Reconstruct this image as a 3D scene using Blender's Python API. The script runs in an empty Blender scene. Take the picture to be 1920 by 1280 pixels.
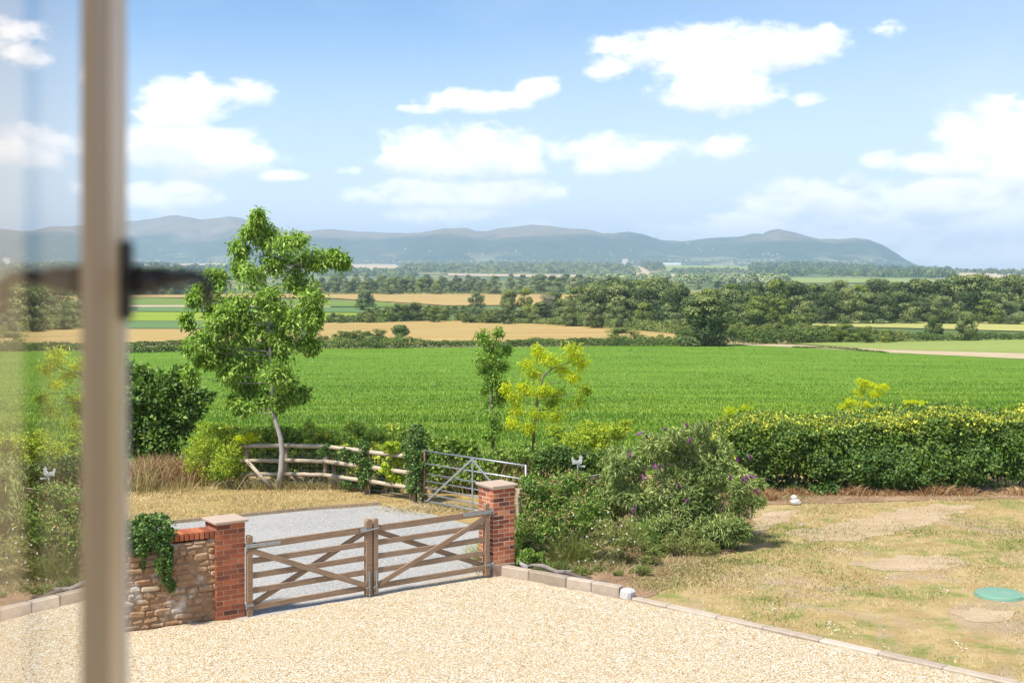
import bpy, bmesh, math, random
import numpy as np
from mathutils import Vector, Matrix
R = math.radians
sc = bpy.context.scene
col = sc.collection
rng = np.random.default_rng(7)
random.seed(7)

# ------------------------------------------------------------------ camera, sky, sun, exposure
FPX, CX, HY, CH = 2400.0, 960.0, 505.0, 5.2      # focal length in photo pixels, centre column, horizon row, eye height
cd = bpy.data.cameras.new('camera'); cam = bpy.data.objects.new('camera', cd); col.objects.link(cam)
cam.location = (0, 0, CH); cam.rotation_euler = (R(90), 0, 0)
cd.sensor_width = 36.0; cd.lens = 36.0 * FPX / 1920.0
cd.shift_y = -(640 - HY) / 1920.0
cd.clip_start = 0.05; cd.clip_end = 60000
cd.dof.use_dof = True; cd.dof.focus_distance = 27.0; cd.dof.aperture_fstop = 7.0
sc.camera = cam
SUN_AZ, SUN_EL = R(-138), R(57)                   # azimuth from the view axis (+Y), negative = left
sun_dir = Vector((math.sin(SUN_AZ) * math.cos(SUN_EL), math.cos(SUN_AZ) * math.cos(SUN_EL), math.sin(SUN_EL)))
sl = bpy.data.lights.new('sun', 'SUN'); sl.energy = 3.5; sl.angle = R(7); sl.color = (1.0, 0.95, 0.86)
so = bpy.data.objects.new('sun', sl); col.objects.link(so)
so.rotation_euler = sun_dir.to_track_quat('Z', 'Y').to_euler()
sc.view_settings.view_transform = 'Standard'; sc.view_settings.look = 'None'
sc.view_settings.exposure = 1.15; sc.view_settings.gamma = 1.0
sc.cycles.max_bounces = 6; sc.cycles.diffuse_bounces = 4; sc.cycles.glossy_bounces = 3
sc.cycles.transmission_bounces = 4; sc.cycles.transparent_max_bounces = 12; sc.cycles.volume_bounces = 1
sc.cycles.use_denoising = True; sc.cycles.sample_clamp_indirect = 4.0
sc.cycles.caustics_reflective = False; sc.cycles.caustics_refractive = False

class NT:
    def __init__(s, tree): s.t = tree; s.n = tree.nodes; s.l = tree.links
    def new(s, typ, **kw):
        n = s.n.new(typ)
        for k, v in kw.items():
            if k == 'ins':
                for a, b in v.items():
                    if hasattr(b, 'is_output') or isinstance(b, bpy.types.NodeSocket): s.l.new(b, n.inputs[a])
                    else: n.inputs[a].default_value = b
            else: setattr(n, k, v)
        return n
    def math(s, op, a, b=0.0, c=0.0, clamp=False):
        n = s.n.new('ShaderNodeMath'); n.operation = op; n.use_clamp = clamp
        for i, v in enumerate((a, b, c)):
            if isinstance(v, bpy.types.NodeSocket): s.l.new(v, n.inputs[i])
            else: n.inputs[i].default_value = v
        return n.outputs[0]
    def mix(s, f, a, b, blend='MIX'):
        n = s.n.new('ShaderNodeMix'); n.data_type = 'RGBA'; n.blend_type = blend
        for i, v in ((0, f), (6, a), (7, b)):
            if isinstance(v, bpy.types.NodeSocket): s.l.new(v, n.inputs[i])
            else: n.inputs[i].default_value = v if i == 0 else (tuple(v) + (1,))[:4]
        return n.outputs[2]
    def ramp(s, f, stops, interp='LINEAR'):
        n = s.n.new('ShaderNodeValToRGB'); cr = n.color_ramp; cr.interpolation = interp
        while len(cr.elements) < len(stops): cr.elements.new(0.5)
        for e, (p, c) in zip(cr.elements, stops):
            e.position = p; e.color = (tuple(c) + (1,))[:4] if not isinstance(c, (int, float)) else (c, c, c, 1)
        s.l.new(f, n.inputs[0]); return n.outputs[0]
    def noise(s, vec, scale, detail=3, rough=0.55, dist=0.0):
        n = s.new('ShaderNodeTexNoise'); n.inputs['Scale'].default_value = scale
        n.inputs['Detail'].default_value = detail; n.inputs['Roughness'].default_value = rough
        n.inputs['Distortion'].default_value = dist
        if vec is not None: s.l.new(vec, n.inputs['Vector'])
        return n.outputs['Fac']
    def mapr(s, v, a, b, c=0.0, d=1.0, smooth=False):
        n = s.new('ShaderNodeMapRange'); n.clamp = True
        if smooth: n.interpolation_type = 'SMOOTHSTEP'
        s.l.new(v, n.inputs[0])
        for i, x in enumerate((a, b, c, d)): n.inputs[i + 1].default_value = x
        return n.outputs[0]

world = bpy.data.worlds.new('World'); sc.world = world; world.use_nodes = True
W = NT(world.node_tree); W.n.clear()
sky = W.new('ShaderNodeTexSky', sky_type='NISHITA'); sky.sun_disc = False
sky.sun_elevation = SUN_EL; sky.sun_rotation = SUN_AZ; sky.altitude = 0; sky.air_density = 1.0; sky.dust_density = 0.6; sky.ozone_density = 2.2
tc = W.new('ShaderNodeTexCoord')
sx = W.new('ShaderNodeSeparateXYZ', ins={0: tc.outputs['Generated']})
yy = W.math('MAXIMUM', W.math('ABSOLUTE', sx.outputs[1]), 0.06)
U = W.math('DIVIDE', sx.outputs[0], yy); V = W.math('DIVIDE', sx.outputs[2], yy)
uv = W.new('ShaderNodeCombineXYZ', ins={0: U, 1: W.math('MULTIPLY', V, 1.7), 2: 0.0}).outputs[0]
# cumulus banks, in tangent-plane units (px of the view, rx, ry, weight)
CL = [(1225,92,115,34,1),(1330,105,120,52,1),(1440,95,130,42,1),(1560,80,50,36,.75),(1350,165,110,45,1),(1300,192,55,22,.9),(1140,125,45,28,.9),(1665,52,48,26,.22),
      (1512,188,40,18,.35),(900,190,115,22,.85),(1010,165,48,30,.85),(800,205,60,12,.6),
      (370,185,95,42,1),(455,172,55,28,.95),(330,215,70,30,.9),
      (330,285,170,46,1.2),(430,290,80,36,1.0),(300,365,100,34,1.1),(120,300,170,75,.9),(0,200,60,40,.7),(530,330,60,14,.5),
      (860,290,150,52,1),(790,285,100,46,1),(930,300,85,40,1),(850,365,150,30,1),(960,358,90,26,.9),(760,352,70,26,.7),(840,400,110,24,.8),(665,320,50,14,.35),
      (1180,285,150,35,1),(1120,300,60,35,.8),(1360,275,60,28,.75),
      (1850,258,110,60,1.2),(1790,305,130,26,1.1),(1920,300,100,76,1.2),(1600,335,34,24,.5),
      (1480,380,90,42,1.2),(1600,400,130,42,1.1),(1790,372,160,42,1.2),(1420,425,110,32,1.0),(1900,420,150,45,1.1),(1650,440,180,32,1.0),(1240,435,110,22,.4),
      (1900,350,120,40,.9),(1250,440,130,26,.6),(1000,425,60,14,.4),(1850,470,260,34,1),(1650,485,140,16,.8),(1480,430,160,30,.8),(2150,260,150,110,1),(-250,250,220,90,.9),(-200,60,150,40,.8),(2300,80,160,50,.8)]
cur = None; low_ = None
for (px, py, rx, ry, wgt) in CL:
    du = W.math('DIVIDE', W.math('SUBTRACT', U, (px - CX) / FPX), rx * 1.08 / FPX)
    dv = W.math('DIVIDE', W.math('SUBTRACT', V, (HY - py) / FPX), ry * 1.08 / FPX)
    q = W.math('SUBTRACT', wgt, W.math('ADD', W.math('MULTIPLY', du, du), W.math('MULTIPLY', dv, dv)))
    cur = q if cur is None else W.math('MAXIMUM', cur, q)
    dw = W.math('ADD', dv, 0.5); q2 = W.math('SUBTRACT', wgt, W.math('ADD', W.math('MULTIPLY', du, du), W.math('MULTIPLY', dw, dw)))
    low_ = q2 if low_ is None else W.math('MAXIMUM', low_, q2)
cur = W.math('MAXIMUM', cur, -1.2)
n1 = W.noise(uv, 9.0, 9, 0.62, 0.35); n2 = W.noise(uv, 34.0, 6, 0.6, 0.2)
dens = W.math('ADD', W.math('ADD', cur, W.math('MULTIPLY', W.math('SUBTRACT', n1, 0.5), 3.6)), W.math('MULTIPLY', W.math('SUBTRACT', n2, 0.5), 2.8))
mask = W.mapr(dens, -0.34, 0.80, 0, 1, True)
uv2 = W.new('ShaderNodeVectorMath', operation='ADD', ins={0: uv, 1: (0.01, 0.028, 0)}).outputs[0]
n3 = W.noise(uv2, 9.0, 9, 0.62, 0.35)
shade = W.math('ADD', W.mapr(W.math('SUBTRACT', n3, n1), -0.02, 0.12, 0.0, 0.6), W.math('MULTIPLY', W.mapr(W.math('SUBTRACT', low_, cur), -0.05, 0.6, 0.0, 0.75, True), W.mapr(n1, 0.38, 0.62, 0.35, 1.1)), clamp=True)
ccol = W.mix(shade, (8.8, 8.7, 8.7), (5.9, 6.2, 6.9))
wisp = W.mapr(W.noise(uv, 3.2, 8, 0.6, 0.8), 0.48, 0.80, 0, 0.28)
hz = W.mapr(V, 0.0, 0.20, 0.95, 0.0)
hz = W.math('POWER', hz, 1.1)
skc = W.mix(1.0, sky.outputs[0], (0.70, 0.87, 1.02), 'MULTIPLY')
skc = W.mix(W.math('ADD', wisp, W.mapr(U, -0.05, 0.45, 0.02, 0.34)), skc, (5.6, 6.0, 6.8))
skc = W.mix(hz, skc, (6.2, 6.75, 7.5))
fin = W.mix(W.math('MULTIPLY', mask, 0.96), skc, ccol)
bg = W.new('ShaderNodeBackground', ins={'Color': fin, 'Strength': 0.076})
W.new('ShaderNodeOutputWorld', ins={'Surface': bg.outputs[0]})

# ------------------------------------------------------------------ object helpers
def tag(o, label=None, cat=None, group=None, kind=None):
    if label: o['label'] = label
    if cat: o['category'] = cat
    if group: o['group'] = group
    if kind: o['kind'] = kind
    return o
def empty(name, loc=(0, 0, 0), rz=0.0, label=None, cat=None, group=None):
    o = bpy.data.objects.new(name, None); col.objects.link(o); o.location = loc; o.rotation_euler = (0, 0, rz)
    o.empty_display_size = 0.2
    return tag(o, label, cat, group)
def link(name, me, mat, parent=None, smooth=False):
    o = bpy.data.objects.new(name, me); col.objects.link(o)
    for m in (mat if isinstance(mat, (list, tuple)) else [mat]): me.materials.append(m)
    if smooth: me.polygons.foreach_set('use_smooth', np.ones(len(me.polygons), dtype=bool))
    if parent: o.parent = parent
    return o
def npmesh(name, V, F, mat, parent=None, tint=None, smooth=False):
    V = np.asarray(V, dtype=np.float32); F = np.asarray(F, dtype=np.int32); n, k = F.shape
    me = bpy.data.meshes.new(name)
    me.vertices.add(len(V)); me.vertices.foreach_set('co', V.ravel())
    me.loops.add(n * k); me.loops.foreach_set('vertex_index', F.ravel())
    me.polygons.add(n); me.polygons.foreach_set('loop_start', np.arange(0, n * k, k, dtype=np.int32))
    if tint is not None:
        a = me.attributes.new('tint', 'FLOAT', 'FACE'); a.data.foreach_set('value', np.asarray(tint, dtype=np.float32))
    me.update(calc_edges=True)
    return link(name, me, mat, parent, smooth)
def copy_tree(root, loc, rz, scale, label=None, cat=None, group=None):
    c = root.copy(); col.objects.link(c); c.location = loc; c.rotation_euler = (0, 0, rz); c.scale = scale
    for k in ('label', 'category', 'group', 'kind'):
        if k in c: del c[k]
    tag(c, label, cat, group)
    for ch in list(root.children):
        d = ch.copy(); col.objects.link(d); d.parent = c
        for g in list(ch.children):
            e = g.copy(); col.objects.link(e); e.parent = d
    return c
class Geo:
    """collects boxes, tubes and lathes with a per-face tint"""
    def __init__(s): s.v = []; s.f = []; s.t = []
    def add(s, vs, fs, tint=0.5):
        b = len(s.v); s.v += [tuple(v) for v in vs]; s.f += [tuple(b + i for i in f) for f in fs]; s.t += [tint] * len(fs)
    def box(s, c, d, rz=0.0, ry=0.0, tint=0.5, ch=0.0, jit=0.0, M=None):
        m = Matrix.Translation(c) @ Matrix.Rotation(rz, 4, 'Z') @ Matrix.Rotation(ry, 4, 'Y')
        if M is not None: m = M @ m
        hx, hy, hz = d[0] / 2, d[1] / 2, d[2] / 2
        if ch <= 0:
            vs = [m @ Vector((x * hx + random.uniform(-jit, jit), y * hy + random.uniform(-jit, jit), z * hz + random.uniform(-jit, jit))) for x in (-1, 1) for y in (-1, 1) for z in (-1, 1)]
            s.add(vs, [(0, 1, 3, 2), (4, 6, 7, 5), (0, 4, 5, 1), (2, 3, 7, 6), (0, 2, 6, 4), (1, 5, 7, 3)], tint); return
        bm = bmesh.new(); bmesh.ops.create_cube(bm, size=1.0)
        for v in bm.verts:
            v.co = Vector((v.co.x * d[0] + random.uniform(-jit, jit), v.co.y * d[1] + random.uniform(-jit, jit), v.co.z * d[2] + random.uniform(-jit, jit)))
        bmesh.ops.bevel(bm, geom=bm.edges[:], offset=ch, segments=1, affect='EDGES', profile=0.5)
        bm.verts.ensure_lookup_table(); bm.verts.index_update()
        s.add([m @ v.co for v in bm.verts], [[v.index for v in f.verts] for f in bm.faces], tint); bm.free()
    def tube(s, pts, rad, n=8, tint=0.5, cap=True):
        pts = [Vector(p) for p in pts]; rad = rad if isinstance(rad, (list, tuple)) else [rad] * len(pts)
        rings = []
        for i, p in enumerate(pts):
            d = (pts[min(i + 1, len(pts) - 1)] - pts[max(i - 1, 0)])
            if d.length < 1e-7: d = Vector((0, 0, 1))
            d.normalize(); a = d.cross(Vector((0.13, 0.21, 0.97)))
            if a.length < 0.2: a = d.cross(Vector((1, 0, 0)))
            a.normalize(); b = d.cross(a)
            rings.append([p + (a * math.cos(2 * math.pi * k / n) + b * math.sin(2 * math.pi * k / n)) * rad[i] for k in range(n)])
        vs = [v for r_ in rings for v in r_]; fs = []
        for i in range(len(pts) - 1):
            for k in range(n): fs.append((i * n + k, i * n + (k + 1) % n, (i + 1) * n + (k + 1) % n, (i + 1) * n + k))
        if cap: fs.append(tuple(range(n))[::-1]); fs.append(tuple((len(pts) - 1) * n + k for k in range(n)))
        s.add(vs, fs, tint)
    def lathe(s, prof, c=(0, 0, 0), n=24, tint=0.5):
        vs = [Vector((c[0] + r_ * math.cos(2 * math.pi * k / n), c[1] + r_ * math.sin(2 * math.pi * k / n), c[2] + z)) for r_, z in prof for k in range(n)]
        fs = [(i * n + k, i * n + (k + 1) % n, (i + 1) * n + (k + 1) % n, (i + 1) * n + k) for i in range(len(prof) - 1) for k in range(n)]
        fs.append(tuple((len(prof) - 1) * n + k for k in range(n))); s.add(vs, fs, tint)
    def prism(s, outline, y0, y1, tint=0.5):
        n = len(outline); vs = [Vector((x, y0, z)) for x, z in outline] + [Vector((x, y1, z)) for x, z in outline]
        s.add(vs, [tuple(range(n)), tuple(range(2 * n - 1, n - 1, -1))] + [(i, n + i, n + (i + 1) % n, (i + 1) % n) for i in range(n)], tint)
    def build(s, name, mat, parent=None, smooth=False):
        me = bpy.data.meshes.new(name); me.from_pydata(s.v, [], s.f)
        a = me.attributes.new('tint', 'FLOAT', 'FACE'); a.data.foreach_set('value', np.array(s.t, dtype=np.float32))
        me.update(); return link(name, me, mat, parent, smooth)

# ------------------------------------------------------------------ noise and terrain
def _h(ix, iy, s):
    n = (ix.astype(np.int64) * 374761393 + iy.astype(np.int64) * 668265263 + s * 974634777) & 0xffffffff
    n = ((n ^ (n >> 13)) * 1274126177) & 0xffffffff
    return ((n ^ (n >> 16)) & 0xffffff) / float(0xffffff)
def vn(x, y, s=0):
    x = np.asarray(x, dtype=float); y = np.asarray(y, dtype=float)
    ix = np.floor(x); iy = np.floor(y); fx = x - ix; fy = y - iy; fx = fx * fx * (3 - 2 * fx); fy = fy * fy * (3 - 2 * fy)
    a = _h(ix, iy, s); b = _h(ix + 1, iy, s); c = _h(ix, iy + 1, s); d = _h(ix + 1, iy + 1, s)
    return (a * (1 - fx) + b * fx) * (1 - fy) + (c * (1 - fx) + d * fx) * fy - 0.5
def fbm(x, y, s=0, o=4):
    r = 0; a = 1.0
    for i in range(o): r = r + a * vn(x * 2 ** i, y * 2 ** i, s + i); a *= 0.5
    return r
PD = [-200, 30, 36, 60, 100, 150, 200, 250, 290, 400, 500, 560, 800, 1100, 1400, 2000, 3000, 4000, 4500, 5500, 6500, 8000, 9300, 20000]
PZ = [0, 0, -.3, -2.0, -5, -8, -10, -11.5, -12.3, -15, -16.5, -17, -18.5, -19.5, -20, -20.5, -21, -20, -10, 12, 24, 20, 32, 32]
RID = [(-900,440),(-400,430),(-100,425),(0,416),(60,419),(165,411),(230,417),(262,417),(290,413),(325,410),(350,412),(375,417),(405,415),(430,411),(455,415),(490,425),(540,434),(585,434),(600,431),(620,429),(650,433),(690,436),(740,438),(785,440),(830,434),(870,431),(895,436),(915,436),(940,429),(975,426),(1000,424),(1030,429),(1050,433),(1100,436),(1130,442),(1150,443),(1180,440),(1215,445),(1240,452),(1280,455),(1330,449),(1390,446),(1410,441),(1430,441),(1440,436),(1462,433),(1485,438),(1510,445),(1540,451),(1570,451),(1600,447),(1630,449),(1655,457),(1680,470),(1700,482),(1715,490),(1745,498),(1800,503),(2600,506)]
rpx = np.array([a for a, b in RID], float); rpy = np.array([b for a, b in RID], float)
RD = 12300.0
def terrain(x, y):
    x = np.asarray(x, float); y = np.asarray(y, float); z = 0
    for k in (0.93, 0.965, 1.0, 1.035, 1.07): z = z + np.interp(np.where(y > 40, y * k, y), PD, PZ) / 5
    z = np.where(y > 45, z, np.interp(y, PD, PZ))
    u = x / np.maximum(y, 1)
    w = np.clip((u - 0.22) / 0.12, 0, 1); w = w * w * (3 - 2 * w) * np.clip((y - 4000) / 1500, 0, 1)
    z = z * (1 - w) + (-9.0) * w
    z = z + np.clip((y - 60) / 400, 0, 1) * np.minimum(y, 3000) * 0.0016 * fbm(x / 260, y / 260, 5, 3)
    px = CX + u * FPX
    rz = CH + (HY - np.interp(px, rpx, rpy)) * RD / FPX
    s = np.clip((y - 9300) / (RD - 9300), 0, 1); sh = s * s * (3 - 2 * s)
    sp = fbm(x / 1500, y / 2600, 11, 4) * 0.55 * 4 * s * (1 - s)
    hill = (rz - 30) * np.clip(sh + sp, 0, 1) * np.where(y > RD, np.clip(1 - (y - RD) / 5000, 0, 1), 1)
    hill = hill + np.clip(s * 3, 0, 1) * fbm(x / 90, y / 300, 21, 3) * 7
    return z + np.where(y > 9300, np.maximum(hill, 0), 0)
TD = np.geomspace(9.0, 13500, 1500)
def hit(px, py):
    px = np.atleast_1d(np.asarray(px, float)); py = np.atleast_1d(np.asarray(py, float))
    out = np.zeros((len(px), 3))
    for i in range(0, len(px), 400):
        u = (px[i:i + 400] - CX) / FPX; v = (HY - py[i:i + 400]) / FPX
        zt = terrain(u[:, None] * TD[None], np.repeat(TD[None], len(u), 0)); g = CH + v[:, None] * TD[None] - zt
        b = g <= 0; j = np.where(b.any(1), b.argmax(1), len(TD) - 1); j = np.maximum(j, 1); ar = np.arange(len(u))
        g0 = g[ar, j - 1]; g1 = g[ar, j]; t = np.clip(g0 / np.maximum(g0 - g1, 1e-9), 0, 1)
        D = TD[j - 1] + (TD[j] - TD[j - 1]) * t
        out[i:i + 400, 0] = u * D; out[i:i + 400, 1] = D; out[i:i + 400, 2] = terrain(u * D, D)
    return out
def G(px, py, z=0.0):
    """ground point of the level yard that is seen at this place"""
    D = FPX * (CH - z) / (py - HY); return Vector(((px - CX) / FPX * D, D, z))
def tz(x, y): return float(terrain(np.array([x]), np.array([y]))[0])

# ------------------------------------------------------------------ materials
MATS = {}
def new_mat(name):
    m = bpy.data.materials.new(name); m.use_nodes = True; t = NT(m.node_tree); t.n.clear(); return m, t
def out(t, sh, disp=None):
    o = t.new('ShaderNodeOutputMaterial', ins={'Surface': sh})
def bsdf(t, c, rough=0.8, metal=0.0, spec=0.3, bump=None, bstr=0.3, bdist=0.01):
    p = t.new('ShaderNodeBsdfPrincipled')
    for k, v in (('Base Color', c), ('Roughness', rough), ('Metallic', metal), ('Specular IOR Level', spec)):
        if isinstance(v, bpy.types.NodeSocket): t.l.new(v, p.inputs[k])
        else: p.inputs[k].default_value = (tuple(v) + (1,))[:4] if k == 'Base Color' else v
    if bump is not None:
        b = t.new('ShaderNodeBump', ins={'Height': bump, 'Strength': bstr, 'Distance': bdist}); t.l.new(b.outputs[0], p.inputs['Normal'])
    return p.outputs[0]
def leaf_mat(name, stops, trans=0.35, rough=0.45, spec=0.25, rnd=0.08, nscale=0.35, tcol=(1.15, 1.2, 0.5)):
    """stops: base colours over the leaf's own tint; rnd: how much each plant differs"""
    m, t = new_mat(name)
    a = t.new('ShaderNodeAttribute', attribute_name='tint').outputs['Fac']
    oi = t.new('ShaderNodeObjectInfo').outputs['Random']
    g = t.new('ShaderNodeNewGeometry').outputs['Position']
    nz = t.noise(g, nscale, 2)
    f = t.math('ADD', a, t.math('MULTIPLY', t.math('SUBTRACT', oi, 0.5), rnd))
    f = t.math('ADD', f, t.math('MULTIPLY', t.math('SUBTRACT', nz, 0.5), 0.5), clamp=True)
    c = t.ramp(f, stops)
    p = bsdf(t, c, rough, 0, spec)
    tr = t.new('ShaderNodeBsdfTranslucent', ins={'Color': t.mix(1.0, c, tcol, 'MULTIPLY')}).outputs[0]
    mx = t.new('ShaderNodeMixShader', ins={0: trans, 1: p, 2: tr}).outputs[0]
    out(t, mx); return m
def tint_mat(name, stops, rough=0.85, spec=0.2, nscale=20, namt=0.35, bstr=0.5, bdist=0.004, metal=0.0, stain=None, interp='LINEAR'):
    m, t = new_mat(name)
    a = t.new('ShaderNodeAttribute', attribute_name='tint').outputs['Fac']
    g = t.new('ShaderNodeNewGeometry').outputs['Position']
    nz = t.noise(g, nscale, 5, 0.65)
    f = t.math('ADD', a, t.math('MULTIPLY', t.math('SUBTRACT', nz, 0.5), namt), clamp=True)
    c = t.ramp(f, stops, interp)
    if stain:
        s2 = t.mapr(t.noise(g, stain[1], 4, 0.7), stain[2], stain[3])
        c = t.mix(s2, c, stain[0])
    out(t, bsdf(t, c, rough, metal, spec, nz, bstr, bdist)); return m
def wood_mat(name, c1, c2, axis_scale=(1, 14, 14), bstr=0.5):
    m, t = new_mat(name)
    tcn = t.new('ShaderNodeTexCoord').outputs['Object']
    mp = t.new('ShaderNodeMapping', ins={0: tcn}); mp.inputs['Scale'].default_value = axis_scale
    nz = t.noise(mp.outputs[0], 3.5, 6, 0.65, 0.4)
    nb = t.noise(tcn, 1.7, 3, 0.6)
    c = t.ramp(nz, [(0.3, c1), (0.7, c2)])
    a = t.new('ShaderNodeAttribute', attribute_name='tint').outputs['Fac']
    c = t.mix(t.math('MULTIPLY', t.math('SUBTRACT', a, 0.0), 0.25), c, (0.42, 0.36, 0.29))
    c = t.mix(t.mapr(nb, 0.55, 0.75, 0, 0.5), c, (0.16, 0.12, 0.09))
    out(t, bsdf(t, c, 0.85, 0, 0.2, nz, bstr, 0.004)); return m
def field_mat(name, stops, scale=0.08, stretch=(1, 4, 1), fine=6.0, rows=None, rough=0.95):
    m, t = new_mat(name)
    g = t.new('ShaderNodeNewGeometry').outputs['Position']
    mp = t.new('ShaderNodeMapping', ins={0: g}); mp.inputs['Scale'].default_value = stretch
    nz = t.math('ADD', t.math('MULTIPLY', t.noise(mp.outputs[0], scale, 5, 0.6), 0.65), t.math('MULTIPLY', t.noise(g, fine, 3, 0.6), 0.35))
    if rows:
        wv = t.new('ShaderNodeTexWave', ins={'Vector': g}); wv.inputs['Scale'].default_value = rows; wv.inputs['Distortion'].default_value = 1.5
        nz = t.math('ADD', nz, t.math('MULTIPLY', t.math('SUBTRACT', wv.outputs['Fac'], 0.5), 0.16))
    out(t, bsdf(t, t.ramp(nz, stops), rough, 0, 0.05, nz, 0.4, 0.3)); return m

def srgb(h):
    c = [int(h[i:i + 2], 16) / 255 for i in (0, 2, 4)]
    return tuple(x / 12.92 if x <= 0.04045 else ((x + 0.055) / 1.055) ** 2.4 for x in c)

# ground, dry verge
m, t = new_mat('dry_ground'); MATS['ground'] = m
g = t.new('ShaderNodeNewGeometry').outputs['Position']
nz = t.noise(g, 0.5, 5, 0.6); nf = t.noise(g, 26, 4, 0.7)
c = t.ramp(t.math('ADD', t.math('MULTIPLY', nz, 0.6), t.math('MULTIPLY', nf, 0.4)), [(0.3, (0.20, 0.13, 0.055)), (0.5, (0.36, 0.25, 0.11)), (0.7, (0.46, 0.35, 0.17))])
far = t.new('ShaderNodeSeparateXYZ', ins={0: g}).outputs[1]
c = t.mix(t.mapr(far, 60, 400), c, t.ramp(t.noise(g, 0.004, 4, 0.6), [(0.35, (0.05, 0.09, 0.03)), (0.5, (0.10, 0.14, 0.045)), (0.62, (0.26, 0.22, 0.09))]))
out(t, bsdf(t, c, 0.95, 0, 0.1, nf, 0.6, 0.02))
# lawn: straw with green patches and bare soil
m, t = new_mat('parched_lawn'); MATS['lawn'] = m
g = t.new('ShaderNodeNewGeometry').outputs['Position']
nf = t.noise(g, 22, 5, 0.8); nb = t.noise(g, 0.9, 6, 0.7, 0.6); nc = t.noise(g, 0.42, 6, 0.7, 0.8)
c = t.ramp(t.math('ADD', t.math('MULTIPLY', t.noise(g, 1.6, 6, 0.75), 0.6), t.math('MULTIPLY', nf, 0.4)), [(0.30, (0.218, 0.143, 0.063)), (0.5, (0.353, 0.252, 0.113)), (0.68, (0.470, 0.370, 0.202))])
gr = t.mapr(t.math('ADD', nb, t.math('MULTIPLY', t.math('SUBTRACT', nf, 0.5), 0.55)), 0.49, 0.62, 0, 0.85)
c = t.mix(gr, c, t.ramp(nf, [(0.35, (0.092, 0.134, 0.025)), (0.7, (0.202, 0.244, 0.059))]))
so_ = t.mapr(t.math('ADD', nc, t.math('MULTIPLY', t.math('SUBTRACT', nf, 0.5), 0.35)), 0.52, 0.62)
c = t.mix(t.math('MULTIPLY', so_, 0.8), c, t.ramp(nf, [(0.3, (0.218, 0.151, 0.101)), (0.7, (0.420, 0.328, 0.235))]))
out(t, bsdf(t, c, 0.95, 0, 0.1, nf, 0.7, 0.02))
# soil
MATS['soil'] = field_mat('bare_soil', [(0.3, (0.13, 0.08, 0.05)), (0.5, (0.26, 0.165, 0.10)), (0.72, (0.40, 0.28, 0.19))], 1.3, (1, 1, 1), 22.0)
MATS['verge'] = field_mat('mown_straw', [(0.3, (0.222, 0.148, 0.063)), (0.5, (0.326, 0.229, 0.092)), (0.7, (0.414, 0.318, 0.155))], 0.8, (1, 3, 1), 20.0)
# golden gravel
m, t = new_mat('golden_gravel'); MATS['gravel'] = m
g = t.new('ShaderNodeNewGeometry').outputs['Position']
vo = t.new('ShaderNodeTexVoronoi', ins={'Vector': g, 'Scale': 56.0}); vo.inputs['Randomness'].default_value = 1.0
cs = t.new('ShaderNodeSeparateColor', ins={0: vo.outputs['Color']})
c = t.ramp(cs.outputs[0], [(0.0, (0.099, 0.066, 0.042)), (0.07, (0.298, 0.184, 0.082)), (0.2, (0.458, 0.293, 0.111)), (0.34, (0.537, 0.400, 0.211)), (0.5, (0.577, 0.498, 0.341)), (0.72, (0.657, 0.617, 0.494)), (0.9, (0.735, 0.747, 0.705)), (1.0, (0.497, 0.390, 0.306))])
c = t.mix(t.mapr(vo.outputs['Distance'], 0.30, 0.62, 0, 0.55), c, (0.234, 0.164, 0.094))
c = t.mix(t.mapr(t.noise(g, 5.0, 4, 0.7), 0.5, 0.75, 0, 0.35), c, (0.30, 0.21, 0.12))
c = t.mix(t.mapr(t.noise(g, 0.55, 4), 0.42, 0.7, 0, 0.35), c, (0.429, 0.328, 0.195))
inv = t.math('SUBTRACT', 1.0, vo.outputs['Distance'])
out(t, bsdf(t, c, 0.8, 0, 0.25, inv, 0.7, 0.012))
# grey drive
m, t = new_mat('grey_chippings'); MATS['tarmac'] = m
g = t.new('ShaderNodeNewGeometry').outputs['Position']
vo = t.new('ShaderNodeTexVoronoi', ins={'Vector': g, 'Scale': 60.0})
cs = t.new('ShaderNodeSeparateColor', ins={0: vo.outputs['Color']})
nb = t.noise(g, 0.9, 5, 0.65)
c = t.ramp(cs.outputs[0], [(0.0, (0.17, 0.165, 0.155)), (0.5, (0.30, 0.29, 0.27)), (1.0, (0.41, 0.395, 0.37))])
c = t.mix(t.mapr(nb, 0.45, 0.68, 0, 0.5), c, (0.35, 0.335, 0.31))
out(t, bsdf(t, c, 0.9, 0, 0.2, cs.outputs[0], 0.5, 0.006))
MATS['concrete'] = tint_mat('weathered_concrete', [(0.2, (0.255, 0.204, 0.153)), (0.5, (0.374, 0.306, 0.238)), (0.8, (0.493, 0.425, 0.348))], 0.9, 0.15, 9, 0.5, 0.5, 0.004, stain=((0.20, 0.15, 0.10), 3.0, 0.60, 0.80))
MATS['apron'] = field_mat('worn_concrete', [(0.3, (0.27, 0.245, 0.215)), (0.5, (0.36, 0.335, 0.30)), (0.7, (0.44, 0.41, 0.37))], 1.6, (1, 1, 1), 18.0)
MATS['slab'] = tint_mat('stone_slab', [(0.2, (0.254, 0.178, 0.13)), (0.5, (0.344, 0.249, 0.184)), (0.8, (0.404, 0.307, 0.238))], 0.85, 0.2, 7, 0.4, 0.4, 0.003)
MATS['brick'] = tint_mat('red_brick', [(0.0, (0.089, 0.041, 0.035)), (0.2, (0.188, 0.064, 0.039)), (0.5, (0.318, 0.098, 0.048)), (0.8, (0.437, 0.149, 0.068)), (1.0, (0.498, 0.226, 0.126))], 0.9, 0.15, 26, 0.35, 0.6, 0.004, stain=((0.10, 0.055, 0.04), 4.0, 0.60, 0.78))
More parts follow.
